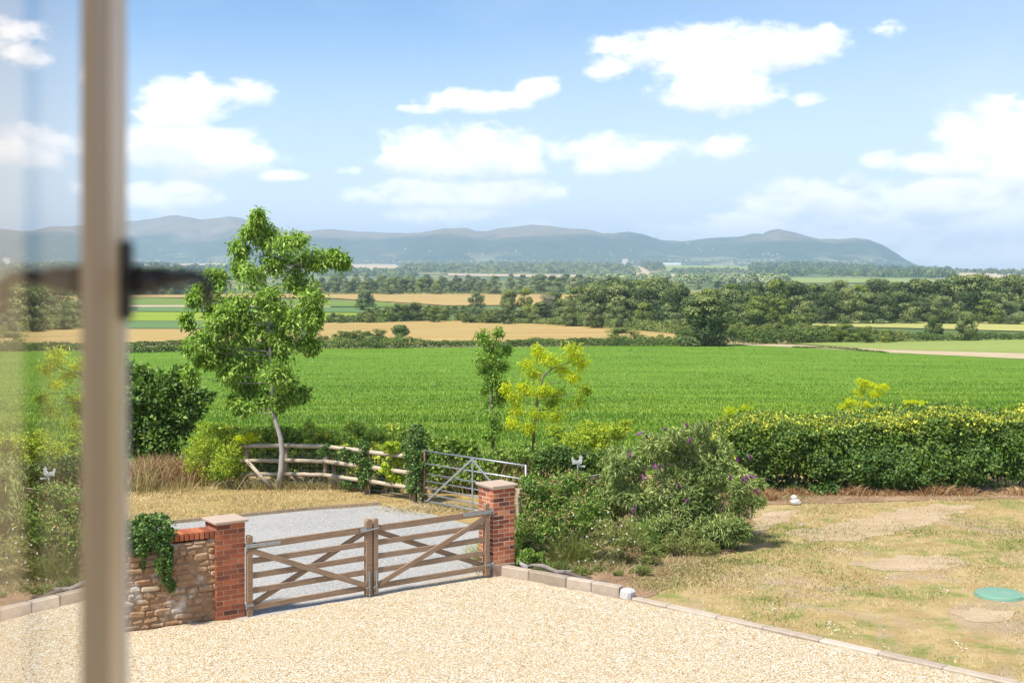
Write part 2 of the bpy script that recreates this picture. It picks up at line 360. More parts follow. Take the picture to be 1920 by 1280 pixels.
MATS['mortar'] = tint_mat('mortar', [(0.2, (0.40, 0.27, 0.18)), (0.8, (0.74, 0.60, 0.46))], 0.95, 0.1, 20, 0.4)
MATS['rubble'] = tint_mat('rubble_stone', [(0.0, (0.15, 0.078, 0.046)), (0.25, (0.264, 0.149, 0.081)), (0.5, (0.334, 0.212, 0.123)), (0.75, (0.414, 0.298, 0.197)), (1.0, (0.546, 0.431, 0.331))], 0.95, 0.1, 13, 0.7, 1.0, 0.012, stain=((0.52, 0.46, 0.40), 2.6, 0.54, 0.66))
MATS['gatewood'] = wood_mat('weathered_oak', (0.15, 0.085, 0.05), (0.35, 0.235, 0.145))
MATS['railwood'] = wood_mat('round_pine', (0.30, 0.235, 0.16), (0.50, 0.42, 0.32), (2, 10, 10))
MATS['postwood'] = wood_mat('post_pine', (0.24, 0.17, 0.10), (0.42, 0.32, 0.21), (8, 8, 1))
MATS['steel'] = tint_mat('galvanised_steel', [(0.3, (0.26, 0.273, 0.285)), (0.7, (0.384, 0.397, 0.409))], 0.45, 0.5, 30, 0.5, 0.1, 0.001, metal=0.65)
MATS['rust'] = tint_mat('rusty_steel', [(0.3, (0.16, 0.07, 0.04)), (0.7, (0.30, 0.16, 0.10))], 0.8, 0.3, 30, 0.6)
MATS['bark'] = tint_mat('grey_bark', [(0.2, (0.10, 0.08, 0.06)), (0.8, (0.22, 0.18, 0.14))], 0.95, 0.1, 14, 0.6, 0.8, 0.01)
MATS['palebark'] = tint_mat('pale_bark', [(0.2, (0.192, 0.166, 0.141)), (0.5, (0.32, 0.294, 0.262)), (0.8, (0.397, 0.371, 0.339))], 0.9, 0.1, 7, 0.7, 0.6, 0.006, stain=((0.16, 0.13, 0.11), 5.0, 0.63, 0.72))
MATS['deadwood'] = tint_mat('bleached_wood', [(0.1, (0.069, 0.052, 0.043)), (0.5, (0.156, 0.13, 0.112)), (0.9, (0.285, 0.268, 0.251))], 0.9, 0.1, 8, 0.6, 0.9, 0.012)
MATS['white'] = tint_mat('white_paint', [(0.2, (0.381, 0.381, 0.356)), (0.8, (0.491, 0.491, 0.473))], 0.6, 0.4, 20, 0.4)
MATS['whitestone'] = tint_mat('white_stone', [(0.1, (0.265, 0.242, 0.218)), (0.5, (0.468, 0.452, 0.429)), (0.9, (0.608, 0.601, 0.577))], 0.9, 0.1, 16, 0.6, 0.8, 0.01)
MATS['cover'] = tint_mat('green_plastic', [(0.2, (0.11, 0.23, 0.16)), (0.8, (0.16, 0.30, 0.21))], 0.55, 0.4, 6, 0.5, 0.1, 0.002, stain=((0.30, 0.31, 0.24), 2.2, 0.50, 0.72))
MATS['black'] = tint_mat('black_iron', [(0.2, (0.008, 0.008, 0.009)), (0.8, (0.02, 0.02, 0.02))], 0.45, 0.5, 10, 0.4, 0.1, 0.001)
MATS['pvc'] = tint_mat('taupe_frame', [(0.2, (0.448, 0.32, 0.189)), (0.8, (0.538, 0.38, 0.23))], 0.4, 0.4, 2, 0.15, 0.0, 0.001)
MATS['pvc2'] = tint_mat('taupe_bead', [(0.2, (0.291, 0.21, 0.123)), (0.8, (0.358, 0.25, 0.148))], 0.45, 0.4, 2, 0.15, 0.0, 0.001)
MATS['edge_wedge'] = tint_mat('pale_wedge', [(0.2, (0.50, 0.45, 0.40)), (0.8, (0.60, 0.55, 0.50))], 0.6, 0.3, 2, 0.15, 0.0, 0.001)  # pale tone of the wedge standing in for the stile's bright edge
MATS['white_flower'] = tint_mat('white_petal', [(0.2, (0.70, 0.70, 0.66)), (0.8, (0.85, 0.85, 0.82))], 0.8, 0.1, 20, 0.2)
MATS['purple_flower'] = tint_mat('purple_petal', [(0.1, (0.056, 0.02, 0.04)), (0.5, (0.16, 0.032, 0.136)), (0.9, (0.264, 0.08, 0.24))], 0.8, 0.1, 20, 0.2)
# foliage
MATS['walnut'] = leaf_mat('walnut_leaf', [(0.0, (0.07, 0.141, 0.02)), (0.4, (0.155, 0.281, 0.041)), (0.75, (0.264, 0.414, 0.064)), (1.0, (0.418, 0.561, 0.113))], 0.35)
MATS['beech'] = leaf_mat('beech_leaf', [(0.0, (0.033, 0.076, 0.017)), (0.4, (0.084, 0.155, 0.03)), (0.7, (0.223, 0.308, 0.051)), (0.85, (0.559, 0.562, 0.068)), (1.0, (0.782, 0.69, 0.077))], 0.25, nscale=0.8)
MATS['dark'] = leaf_mat('dark_leaf', [(0.0, (0.029, 0.063, 0.015)), (0.5, (0.082, 0.156, 0.03)), (1.0, (0.232, 0.354, 0.07))], 0.22)
MATS['bramble'] = leaf_mat('bramble_leaf', [(0.0, (0.069, 0.137, 0.031)), (0.5, (0.176, 0.293, 0.058)), (0.85, (0.429, 0.527, 0.098)), (1.0, (0.78, 0.741, 0.098))], 0.3, nscale=0.9)
MATS['yellow'] = leaf_mat('golden_leaf', [(0.0, (0.194, 0.3, 0.03)), (0.4, (0.405, 0.52, 0.03)), (0.75, (0.598, 0.68, 0.04)), (1.0, (0.722, 0.74, 0.04))], 0.55, tcol=(1.25, 1.2, 0.35), nscale=1.0)
MATS['ygreen'] = leaf_mat('yellow_green_leaf', [(0.0, (0.07, 0.143, 0.02)), (0.4, (0.209, 0.33, 0.041)), (0.75, (0.418, 0.515, 0.047)), (1.0, (0.639, 0.658, 0.041))], 0.35, nscale=1.2)
MATS['buddleia'] = leaf_mat('grey_green_leaf', [(0.0, (0.103, 0.16, 0.054)), (0.4, (0.246, 0.337, 0.101)), (0.75, (0.452, 0.524, 0.202)), (0.93, (0.7, 0.711, 0.296)), (1.0, (0.9, 0.823, 0.08))], 0.3, nscale=1.0)
MATS['rose'] = leaf_mat('rose_leaf', [(0.0, (0.062, 0.132, 0.024)), (0.5, (0.158, 0.273, 0.05)), (0.85, (0.299, 0.405, 0.079)), (1.0, (0.634, 0.458, 0.211))], 0.3, nscale=1.2)
MATS['ivy'] = leaf_mat('ivy_leaf', [(0.0, (0.033, 0.083, 0.02)), (0.5, (0.091, 0.174, 0.042)), (1.0, (0.264, 0.363, 0.099))], 0.2, nscale=1.5)
MATS['straw'] = leaf_mat('straw_stalk', [(0.0, (0.12, 0.13, 0.04)), (0.4, (0.30, 0.25, 0.10)), (0.8, (0.52, 0.42, 0.22)), (1.0, (0.64, 0.52, 0.36))], 0.25, tcol=(1, 1, .8), nscale=1.5)
MATS['russet'] = leaf_mat('russet_stalk', [(0.0, (0.14, 0.074, 0.034)), (0.5, (0.36, 0.2, 0.092)), (1.0, (0.55, 0.42, 0.23))], 0.25, tcol=(1, 1, .8), nscale=1.5)
MATS['herb'] = leaf_mat('herb_leaf', [(0.0, (0.095, 0.135, 0.034)), (0.5, (0.23, 0.27, 0.074)), (1.0, (0.459, 0.459, 0.176))], 0.3, nscale=2.0)
MATS['lawnblade'] = leaf_mat('lawn_blade', [(0.0, (0.10, 0.15, 0.025)), (0.35, (0.22, 0.25, 0.06)), (0.6, (0.40, 0.32, 0.14)), (1.0, (0.60, 0.49, 0.27))], 0.3, tcol=(1, 1, .8), nscale=1.2)
MATS['crop'] = leaf_mat('crop_blade', [(0.0, (0.077, 0.155, 0.015)), (0.5, (0.167, 0.281, 0.027)), (1.0, (0.311, 0.398, 0.053))], 0.35, nscale=0.06)
FARC = [(0.0, (0.04, 0.068, 0.026)), (0.45, (0.13, 0.175, 0.055)), (1.0, (0.31, 0.34, 0.12))]
MATS['oak'] = leaf_mat('oak_foliage', FARC, 0.15, 0.7, 0.1, 0.35, 0.03)
MATS['lighttree'] = leaf_mat('willow_foliage', [(0.0, (0.1, 0.138, 0.056)), (0.5, (0.2, 0.25, 0.106)), (1.0, (0.35, 0.388, 0.188))], 0.15, 0.7, 0.1, 0.4, 0.03)
MATS['lime'] = leaf_mat('lime_foliage', [(0.0, (0.069, 0.103, 0.023)), (0.5, (0.161, 0.212, 0.04)), (1.0, (0.287, 0.321, 0.069))], 0.15, 0.7, 0.1, 0.4, 0.03)
MATS['brownish'] = leaf_mat('sparse_foliage', [(0.0, (0.117, 0.104, 0.065)), (0.5, (0.234, 0.202, 0.13)), (1.0, (0.39, 0.338, 0.234))], 0.15, 0.7, 0.1, 0.4, 0.03)
MATS['hedgerow'] = leaf_mat('hedgerow_foliage', [(0.0, (0.053, 0.09, 0.024)), (0.5, (0.128, 0.18, 0.045)), (0.8, (0.24, 0.285, 0.075)), (1.0, (0.36, 0.33, 0.12))], 0.15, 0.7, 0.1, 0.3, 0.12)
# fields
MATS['f_crop'] = field_mat('green_crop', [(0.3, (0.07, 0.141, 0.013)), (0.5, (0.107, 0.195, 0.019)), (0.7, (0.145, 0.241, 0.031))], 0.05, (1, 3, 1), 3.0)
MATS['f_wheat'] = field_mat('ripe_wheat', [(0.3, (0.253, 0.171, 0.058)), (0.5, (0.343, 0.241, 0.089)), (0.7, (0.417, 0.306, 0.131))], 0.02, (1, 5, 1), 0.6)
MATS['f_pale'] = field_mat('pale_stubble', [(0.3, (0.352, 0.272, 0.16)), (0.5, (0.416, 0.328, 0.208)), (0.7, (0.464, 0.376, 0.248))], 0.004, (1, 3, 1), 0.05)
MATS['f_lime'] = field_mat('bright_pasture', [(0.3, (0.167, 0.231, 0.019)), (0.7, (0.243, 0.299, 0.038))], 0.01, (1, 3, 1), 0.4)
MATS['f_green'] = field_mat('green_pasture', [(0.3, (0.102, 0.159, 0.03)), (0.7, (0.17, 0.217, 0.052))], 0.01, (1, 3, 1), 0.4)
MATS['f_dull'] = field_mat('dull_crop', [(0.3, (0.075, 0.138, 0.048)), (0.7, (0.138, 0.207, 0.078))], 0.03, (1, 6, 1), 0.5)
MATS['f_meadow'] = field_mat('soft_meadow', [(0.3, (0.17, 0.221, 0.051)), (0.7, (0.255, 0.289, 0.085))], 0.01, (1, 3, 1), 0.4)
MATS['f_ymeadow'] = field_mat('yellow_meadow', [(0.3, (0.289, 0.289, 0.085)), (0.7, (0.391, 0.365, 0.128))], 0.01, (1, 3, 1), 0.4)
MATS['f_track'] = field_mat('dusty_track', [(0.3, (0.315, 0.24, 0.135)), (0.7, (0.465, 0.383, 0.255))], 0.1, (1, 2, 1), 2.0)
m, t = new_mat('hill_cover'); MATS['hill'] = m
g = t.new('ShaderNodeNewGeometry').outputs['Position']
zz = t.new('ShaderNodeSeparateXYZ', ins={0: g}).outputs[2]
nb = t.noise(g, 0.0011, 5, 0.6); nm = t.noise(g, 0.006, 4, 0.7)
wood = t.ramp(nm, [(0.3, (0.018, 0.035, 0.015)), (0.7, (0.06, 0.085, 0.03))])
bare = t.ramp(nm, [(0.3, (0.12, 0.10, 0.05)), (0.7, (0.24, 0.18, 0.11))])
hf = t.mapr(t.math('ADD', zz, t.math('MULTIPLY', t.math('SUBTRACT', nb, 0.5), 420.0)), 255, 330)
c = t.mix(hf, wood, bare)
pf = t.math('MULTIPLY', t.mapr(zz, 150, 60), t.mapr(t.noise(g, 0.0030, 3, 0.5), 0.53, 0.57))
c = t.mix(t.math('MULTIPLY', pf, 0.8), c, (0.26, 0.24, 0.12))
out(t, bsdf(t, c, 0.95, 0, 0.05, nm, 0.5, 20.0))

# ------------------------------------------------------------------ ground and terrain
ys = np.concatenate([np.arange(-40, 60, 2.5), np.geomspace(60, 17400, 260)])
us = np.linspace(-0.78, 0.78, 420)
gy = np.repeat(ys[:, None], len(us), 1); gx = us[None] * (np.maximum(gy, 0) + 60)
gz = terrain(gx, np.minimum(gy, 9250.0)); gz = np.where(gy > 9300, gz - 8, gz)
def grid_faces(nr, nc):
    i = np.arange(nr - 1)[:, None] * nc + np.arange(nc - 1)[None]
    return np.stack([i, i + 1, i + 1 + nc, i + nc], -1).reshape(-1, 4)
go = npmesh('ground', np.stack([gx, gy, gz], -1).reshape(-1, 3), grid_faces(*gx.shape), MATS['ground'], smooth=True); tag(go, kind='structure')
hy = np.concatenate([np.linspace(8900, 12500, 64), np.linspace(12700, 16500, 10)]); hu = np.linspace(-0.56, 0.46, 900)
gy = np.repeat(hy[:, None], len(hu), 1); gx = hu[None] * gy
gz = terrain(gx, gy) + np.where(gy < 9200, -12, 2)
ho = npmesh('hills', np.stack([gx, gy, gz], -1).reshape(-1, 3), grid_faces(*gx.shape), MATS['hill'], smooth=True); tag(ho, kind='structure')

def sheet(name, pts, z, mat, jag=0.0, thick=0.0):
    """flat ground sheet from yard coordinates, with an uneven edge"""
    P = []
    for i, p in enumerate(pts):
        a = Vector((p[0], p[1])); b = Vector((pts[(i + 1) % len(pts)][0], pts[(i + 1) % len(pts)][1]))
        n = max(1, int((b - a).length / 0.12)) if jag else 1
        n = min(n, 120); d = (b - a).normalized(); nn = Vector((-d.y, d.x))
        for k in range(n):
            q = a + (b - a) * (k / n); w = float(fbm(q.x * 3.1, q.y * 3.1, 3, 3)) * jag
            P.append((q.x + nn.x * w, q.y + nn.y * w, z))
    bm = bmesh.new(); vs = [bm.verts.new(p) for p in P]; f = bm.faces.new(vs)
    if f.normal.z < 0: f.normal_flip()
    bm.normal_update()
    if f.normal.z < 0: f.normal_flip()
    bmesh.ops.triangulate(bm, faces=bm.faces[:])
    me = bpy.data.meshes.new(name); bm.to_mesh(me); bm.free()
    o = link(name, me, mat); tag(o, kind='structure'); return o
def field(name, top, bot, mat, nx=40, ny=14, off=None):
    """a field draped on the terrain between two boundary lines given as seen from the window"""
    tx = [a for a, b in top]; bx = [a for a, b in bot]
    s = np.linspace(0, 1, nx); r_ = np.linspace(0, 1, ny)
    X0 = np.interp(s, np.linspace(0, 1, len(top)), tx); Y0 = np.interp(s, np.linspace(0, 1, len(top)), [b for a, b in top])
    X1 = np.interp(s, np.linspace(0, 1, len(bot)), bx); Y1 = np.interp(s, np.linspace(0, 1, len(bot)), [b for a, b in bot])
    A = hit(X0, Y0); B = hit(X1, Y1)
    ia = 1 / A[:, 1]; ib = 1 / B[:, 1]
    V = []
    for q in r_:
        D = 1 / (ia * (1 - q) + ib * q); k = ((D - A[:, 1]) / (B[:, 1] - A[:, 1]))[:, None]
        P = A * (1 - k) + B * k; P[:, 2] = terrain(P[:, 0], P[:, 1]) + (off if off is not None else 0.02 + P[:, 1] * 0.0006); V.append(P)
    V = np.array(V)
    o = npmesh(name, V.reshape(-1, 3), grid_faces(ny, nx)[:, ::-1], mat, smooth=True); tag(o, kind='structure'); return o

P1 = Vector((-0.30, 21.78)); P2 = Vector((1.86, 20.12)); P5 = Vector((6.10, 16.10)); P6 = P5 + (P5 - P2).normalized() * 9.0
GA = Vector((-3.97, 19.16)); GB = Vector((-0.40, 21.57))     # gate line, hinge to hinge
def g2(px, py): v = G(px, py); return (v.x, v.y)
gedge = [g2(456, 1163), g2(587, 1139), g2(681, 1121), g2(775, 1100), g2(897, 1077)]
sheet('gravel_drive', [(-22, 8.95), (-4.42, 18.92)] + gedge + [tuple(P1)] + [(P2.x, P2.y - 0.05), (P5.x, P5.y - 0.05), (P6.x, P6.y), (26, -2), (26, -14), (-22, -14)], 0.016, MATS['gravel'], 0.10)
sheet('grey_drive', [(-22, 14.0), (-4.4, 19.0), (-4.0, 19.0), (GA.x, GA.y - 0.15), (GB.x, GB.y - 0.2), (-0.1, 22.0), (0.1, 23.2), (-0.4, 25.4), (-1.7, 27.2), (-2.9, 28.2), (-4.43, 27.6), (-5.6, 26.9), (-6.88, 26.2), (-14, 21.8), (-22, 17)], 0.006, MATS['tarmac'], 0.08)
ap = []
sheet('concrete_apron', [(GA.x - .1, GA.y - .35), (GB.x + .1, GB.y - .35), (GB.x - .1, GB.y + .55), (GA.x - .35, GA.y + .75)], 0.0105, MATS['apron'], 0.10)
sheet('mown_verge', [(-6.88, 26.25), (-5.6, 26.95), (-4.43, 27.65), (-2.9, 28.3), (-1.7, 27.3), (-0.4, 25.5), (0.6, 26.5), (-1.0, 30.0), (-4.0, 31.2), (-8, 30.6), (-14, 27.5), (-22, 25), (-22, 17.2), (-14, 21.9)], 0.010, MATS['verge'], 0.06)
sheet('lawn', [(P2.x + .1, P2.y + .05), (3.2, 22.0), (4.0, 23.0), (4.6, 25), (4.9, 28.8), (12.5, 29.6), (20, 30.4), (34, 31), (34, 2), (16.6, 5.4), (P5.x + .1, P5.y + .05)], 0.012, MATS['lawn'], 0.22)
sheet('soil_bed', [(P1.x + .1, P1.y + .1), (P2.x + 0.05, P2.y + .06), (2.3, 20.5), (3.1, 22.1), (4.1, 23.7), (4.9, 26), (5.3, 28.2), (12.5, 29.1), (22, 29.8), (22, 31), (4, 30), (1, 26.5), (-0.1, 23.0)], 0.020, MATS['soil'], 0.20)

MATS['dust'] = field_mat('dusty_bare_ground', [(0.3, (0.30, 0.215, 0.13)), (0.5, (0.40, 0.30, 0.19)), (0.7, (0.48, 0.37, 0.25))], 1.2, (1, 2, 1), 24.0)
for pp in ([(1470, 1000), (1560, 985), (1640, 965), (1760, 945), (1830, 950), (1760, 975), (1680, 1000), (1600, 1015), (1520, 1015)], [(1590, 1060), (1680, 1040), (1790, 1045), (1820, 1060), (1740, 1072), (1660, 1070)], [(1400, 985), (1440, 960), (1500, 955), (1480, 975), (1430, 1000)], [(1780, 1150), (1850, 1140), (1930, 1150), (1900, 1165), (1820, 1168)]):
    sheet('bare_patch', [g2(a, b) for a, b in pp], 0.0165, MATS['dust'], 0.32)
# crop field behind the garden, cut by the diagonal track on its right
field('crop_field', [(-700, 668), (258, 661), (600, 655), (900, 653), (1130, 650), (1300, 646), (1400, 648), (1660, 662), (1900, 674), (2500, 692)], [(-700, 870), (2500, 870)], MATS['f_crop'], 160, 60)
field('field_track', [(1380, 645), (1500, 648), (1650, 656), (1920, 663), (2500, 676)], [(1400, 648.5), (1500, 653), (1660, 662.5), (1920, 675), (2500, 693)], MATS['f_track'], 60, 6, 0.22)
field('meadow', [(1480, 640), (1920, 636), (2500, 634)], [(1490, 646), (1660, 657), (1920, 664), (2500, 677)], MATS['f_meadow'], 60, 12, 0.25)
field('yellow_meadow', [(1540, 604), (1920, 605), (2500, 605)], [(1490, 612), (1700, 616), (1920, 622), (2500, 626)], MATS['f_ymeadow'], 60, 10)
field('wheat_field', [(610, 606), (700, 606), (800, 603), (880, 601), (1000, 604), (1130, 613), (1290, 629)], [(560, 648), (800, 645), (1300, 640)], MATS['f_wheat'], 80, 24)
field('wheat_field', [(-300, 612), (258, 618), (560, 618)], [(-300, 640), (258, 648), (560, 640)], MATS['f_wheat'], 60, 14)
field('dull_crop_field', [(-300, 603), (258, 603), (560, 603)], [(-300, 611), (258, 617), (560, 617)], MATS['f_dull'], 40, 8)
field('lime_pasture', [(-300, 586), (258, 586), (740, 588)], [(-300, 602), (258, 602.5), (720, 603)], MATS['f_lime'], 40, 10)
field('dull_crop_field', [(258, 577), (800, 578)], [(258, 585), (760, 587)], MATS['f_dull'], 40, 8)
field('farm_track', [(200, 573), (620, 574)], [(200, 576.5), (620, 577)], MATS['f_pale'], 30, 4)
field('green_pasture', [(-300, 560), (258, 559), (720, 567)], [(-300, 573), (258, 572.5), (760, 577)], MATS['f_green'], 40, 8)
field('wheat_field', [(200, 551), (620, 552), (900, 551), (1180, 554)], [(200, 558.5), (620, 560), (840, 574), (1060, 572)], MATS['f_wheat'], 60, 12)
field('pale_stubble_field', [(646, 496), (700, 495.5), (742, 496)], [(640, 508), (700, 509), (760, 511)], MATS['f_pale'], 30, 8, 3.0)
field('pale_stubble_field', [(840, 514), (1170, 517)], [(840, 518), (1175, 523)], MATS['f_pale'], 40, 6)
field('pale_stubble_field', [(270, 495), (430, 494)], [(270, 500), (430, 500)], MATS['f_pale'], 30, 6, 3.0)
field('chalky_track', [(1178, 500), (1200, 500)], [(1195, 526), (1290, 528)], MATS['f_pale'], 10, 20, 2.0)
field('pale_stubble_field', [(1235, 515), (1440, 518)], [(1250, 526), (1440, 524)], MATS['f_pale'], 30, 6)
field('meadow', [(1245, 498), (1395, 499)], [(1240, 510), (1480, 506)], MATS['f_meadow'], 30, 8, 3.0)
field('meadow', [(1440, 521), (1800, 524)], [(1440, 532), (1800, 531)], MATS['f_meadow'], 30, 8)
field('pale_stubble_field', [(1800, 513), (1860, 513), (2100, 519)], [(1780, 528), (1920, 532), (2100, 533)], MATS['f_pale'], 30, 8)

# ------------------------------------------------------------------ leaves
def unit(a): return a / np.maximum(np.linalg.norm(a, axis=-1, keepdims=True), 1e-9)
def rnd_unit(n): return unit(rng.normal(size=(n, 3)))
def leaves(P, A, N, L, W_, fold=0.22, droop=0.12):
    n = len(P); A = unit(A); S = unit(np.cross(A, N)); N = unit(np.cross(S, A)); L = np.broadcast_to(L, (n,))[:, None]; Wd = np.broadcast_to(W_, (n,))[:, None]
    mid = P + A * L * 0.42
    V = np.stack([P, mid + S * Wd * .5 + N * Wd * fold, P + A * L - N * L * droop, mid - S * Wd * .5 + N * Wd * fold], 1).reshape(-1, 3)
    b = np.arange(n)[:, None] * 4
    return V, np.concatenate([b + [0, 1, 2], b + [0, 2, 3]], 1).reshape(-1, 3)
class Leafy:
    def __init__(s): s.V = []; s.F = []; s.T = []; s.n = 0
    def add(s, V, F, T):
        s.V.append(V); s.F.append(F + s.n); s.T.append(T); s.n += len(V)
    def put(s, P, A, N, L, W_, T, fold=.22, droop=.12):
        V, F = leaves(P, A, N, L, W_, fold, droop); s.add(V, F, np.repeat(T, 2))
    def build(s, name, mat, parent=None):
        return npmesh(name, np.concatenate(s.V), np.concatenate(s.F), mat, parent, np.concatenate(s.T))
def in_ball(n, lo=0.0):
    return rnd_unit(n) * (lo + (1 - lo) * rng.random((n, 1)) ** (1 / 2.2))
def shrub_leaves(lf, lobes, n, L, W_, tint=(0.2, 0.8), up=0.35, top=0.0, spread=0.9, shell=0.5, droop=.12, inner=0.25, shoots=1.0, arch=0.15, split=3):
    """leaves through a set of lobes (x,y,z,rx,ry,rz); top: how much lighter the young growth on the upper side is"""
    if split:
        L2 = []
        for lb in lobes:
            L2.append((lb[0], lb[1], lb[2], lb[3] * .8, lb[4] * .8, lb[5] * .8))
            for _ in range(split):
                d = rnd_unit(1)[0]; f = rng.uniform(.3, .5); L2.append((lb[0] + d[0] * lb[3] * .68, lb[1] + d[1] * lb[4] * .68, max(lb[2] + d[2] * lb[5] * .68, .05 + lb[5] * f * .3), lb[3] * f, lb[4] * f, lb[5] * f))
        lobes = L2
    lobes = np.array(lobes, float); vol = (lobes[:, 3] * lobes[:, 5]) ** 1.0; cnt = (n * vol / vol.sum()).astype(int)
    for lb, k in zip(lobes, cnt):
        if k < 1: continue
        d = rnd_unit(k); r_ = np.where(rng.random(k) < inner, rng.random(k) * .8, shell + (1.06 - shell) * rng.random(k) ** 0.6)[:, None]
        bump = 1 + 0.40 * fbm(d[:, 0] * 3 + lb[0], d[:, 1] * 3 + d[:, 2] * 4 + lb[1], 9, 3)[:, None]
        P = lb[:3] + d * r_ * bump * lb[3:6]
        A = unit(d * 0.8 + rnd_unit(k) * spread + np.array([0, 0, up])); N = unit(d + np.array([0, 0, 0.7]) + rnd_unit(k) * 0.6)
        sz = rng.uniform(0.7, 1.25, k)
        T = rng.uniform(tint[0], tint[1], k) + top * np.clip(d[:, 2] * r_[:, 0], 0, 1) * rng.random(k)
        lf.put(P, A, N, L * sz, W_ * sz, np.clip(T, 0, 1), droop=droop)
        ns = max(3, int(k / 70))                       # shoots standing out of the mass
        sd = rnd_unit(ns); sd[:, 2] = np.abs(sd[:, 2]) * .9 + sd[:, 2] * .1; c0 = lb[:3] + sd * lb[3:6] * .85; dr = unit(sd + rnd_unit(ns) * .5 + np.array([0, 0, up + .25])); ln = rng.uniform(.25, .75, ns) * min(lb[3], lb[5]) * shoots
        m_ = 12; tt = np.tile(np.linspace(.1, 1, m_), ns); ii = np.repeat(np.arange(ns), m_)
        Q = c0[ii] + dr[ii] * (ln[ii] * tt)[:, None] - np.array([0, 0, 1]) * (arch * ln[ii] * tt ** 2)[:, None]
        q_ = len(Q); Aq = unit(dr[ii] * .6 + rnd_unit(q_) * .8 - np.array([0, 0, arch])); sz = rng.uniform(.6, 1.1, q_)
        lf.put(Q, Aq, unit(rnd_unit(q_) + np.array([0, 0, .8])), L * sz, W_ * sz, np.clip(rng.uniform(tint[0] + .15, tint[1] + .1, q_) + top * .5, 0, 1), droop=droop)
def lobe(px, py, rx, ry, D, dd=0.0, rd=None):
    s = D / FPX; return ((px - CX) * s, D + dd, CH + (HY - py) * s, rx * s, (rd if rd is not None else (rx + ry) / 2 * s), ry * s)
def pt(px, py, D): s = D / FPX; return Vector(((px - CX) * s, D, CH + (HY - py) * s))
def rel(lobes, o): return [(a - o[0], b - o[1], c - o[2], d, e, f) for a, b, c, d, e, f in lobes]
def near_tree(name, label, cat, base, trunk, trad, lobes, bark, leafm, per, L, W_, droopy=0.5, tint=(.15, .85), group=None, lobe_tints=None, twr=0.008):
    root = empty(name, base, 0, label, cat, group)
    B = Vector(base); tp = [Vector(p) - B for p in trunk]
    g = Geo(); g.tube(tp, trad, 10, 0.5)
    lf = Leafy(); tr = np.array([tuple(p) for p in tp]); trs = np.concatenate([tr[i] + (tr[i + 1] - tr[i]) * np.linspace(0, 1, 9)[:, None] for i in range(len(tr) - 1)])
    br = Geo(); lobes = rel(lobes, B)
    for li, lb in enumerate(lobes):
        c = np.array(lb[:3]); d = np.linalg.norm(trs - c, axis=1) + np.where(trs[:, 2] > c[2] - 0.15, 3.0, 0.0); s0 = trs[d.argmin()]
        mid = (s0 + c) / 2 + np.array([0, 0, -0.06]) + rng.normal(size=3) * 0.03
        ln = np.linalg.norm(c - s0); br.tube([s0, mid, c], [twr * (1 + ln), twr * (.6 + ln * .5), twr * .6], 5, 0.4, False)
        nt = max(4, int(per / 16))
        ends = c + in_ball(nt, .35) * np.array(lb[3:6])
        for e in ends:
            m2 = (c + e) / 2 + np.array([0, 0, 0.03]); br.tube([c, m2, e], [twr * .55, twr * .4, twr * .2], 3, 0.4, False)
            k = int(per / nt); tt = rng.random(k) ** 0.7
            Q = c + (e - c) * tt[:, None] + rng.normal(size=(k, 3)) * 0.06
            ax = unit((e - c)[None] * 0.6 / max(np.linalg.norm(e - c), .01) + rnd_unit(k) * 0.9 + np.array([0, 0, -droopy]))
            N = unit(np.array([0, 0, 0.9]) + rnd_unit(k) * 0.6 + (Q - c) * 0.8)
            sz = rng.uniform(.65, 1.25, k); T = rng.uniform(tint[0], tint[1], k)
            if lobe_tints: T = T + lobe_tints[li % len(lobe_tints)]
            lf.put(Q, ax, N, L * sz, W_ * sz, np.clip(T, 0, 1), .2, .22)
    t_ = g.build('trunk', bark, root, True)
    b_ = br.build('branches', bark, root, True)
    lf.build('crown', leafm, root)
    return root

# ------------------------------------------------------------------ walnut, slim tree, golden trees
DW = 30.2
WL = [(485,420,20,22),(500,452,42,26),(452,470,26,26),(442,498,22,26),(550,462,42,28),(596,486,34,24),(632,488,18,16),(480,515,52,34),(556,520,52,36),(398,532,26,30),(372,560,16,22),(405,570,24,24),(450,570,46,34),(525,575,55,38),(585,560,32,30),(405,612,42,32),(368,640,22,36),(458,625,48,36),(535,632,46,34),(588,605,24,30),(390,672,34,26),(470,682,52,34),(522,690,42,34),(450,722,36,24),(500,742,46,24),(540,715,24,34),(362,668,16,22),(420,660,40,28),(575,640,20,22),(560,495,40,28),(515,490,40,28)]
WL3 = [(640,492,22,12),(618,478,22,12),(352,655,14,14),(350,600,10,14),(365,700,12,16),(372,545,10,14),(492,408,10,12),(470,440,14,10),(560,448,26,10),(585,650,14,12),(600,585,20,14),(395,515,14,12),(440,755,16,10),(560,745,10,12)]
WL2 = [(500,555,40,30),(470,600,44,34),(500,620,44,34),(430,590,36,30),(560,595,34,30),(500,660,44,34),(440,700,34,24),(465,760,24,14),(520,760,24,18),(545,740,16,22),(395,640,30,26)]
wt = [(522,918),(527,880),(529,848),(526,820),(517,790),(511,765),(508,690),(506,640),(500,560),(495,490),(487,425)]
near_tree('walnut_tree', 'tall leafy walnut with a leaning pale trunk behind the round-rail fence', 'tree', pt(526, 918, DW),
          [pt(a, b, DW) for a, b in wt], [.078, .068, .062, .057, .052, .047, .042, .036, .026, .016, .008],
          [lobe(a + rng.uniform(-6, 6), b + rng.uniform(-5, 5), c * rng.uniform(.78, 1.08), d * rng.uniform(.82, 1.1), DW, rng.uniform(-.5, .5)) for a, b, c, d in WL + WL2 + WL3], MATS['palebark'], MATS['walnut'], 660, .112, .052, .6, tint=(.2, 1))
DY = 30.6
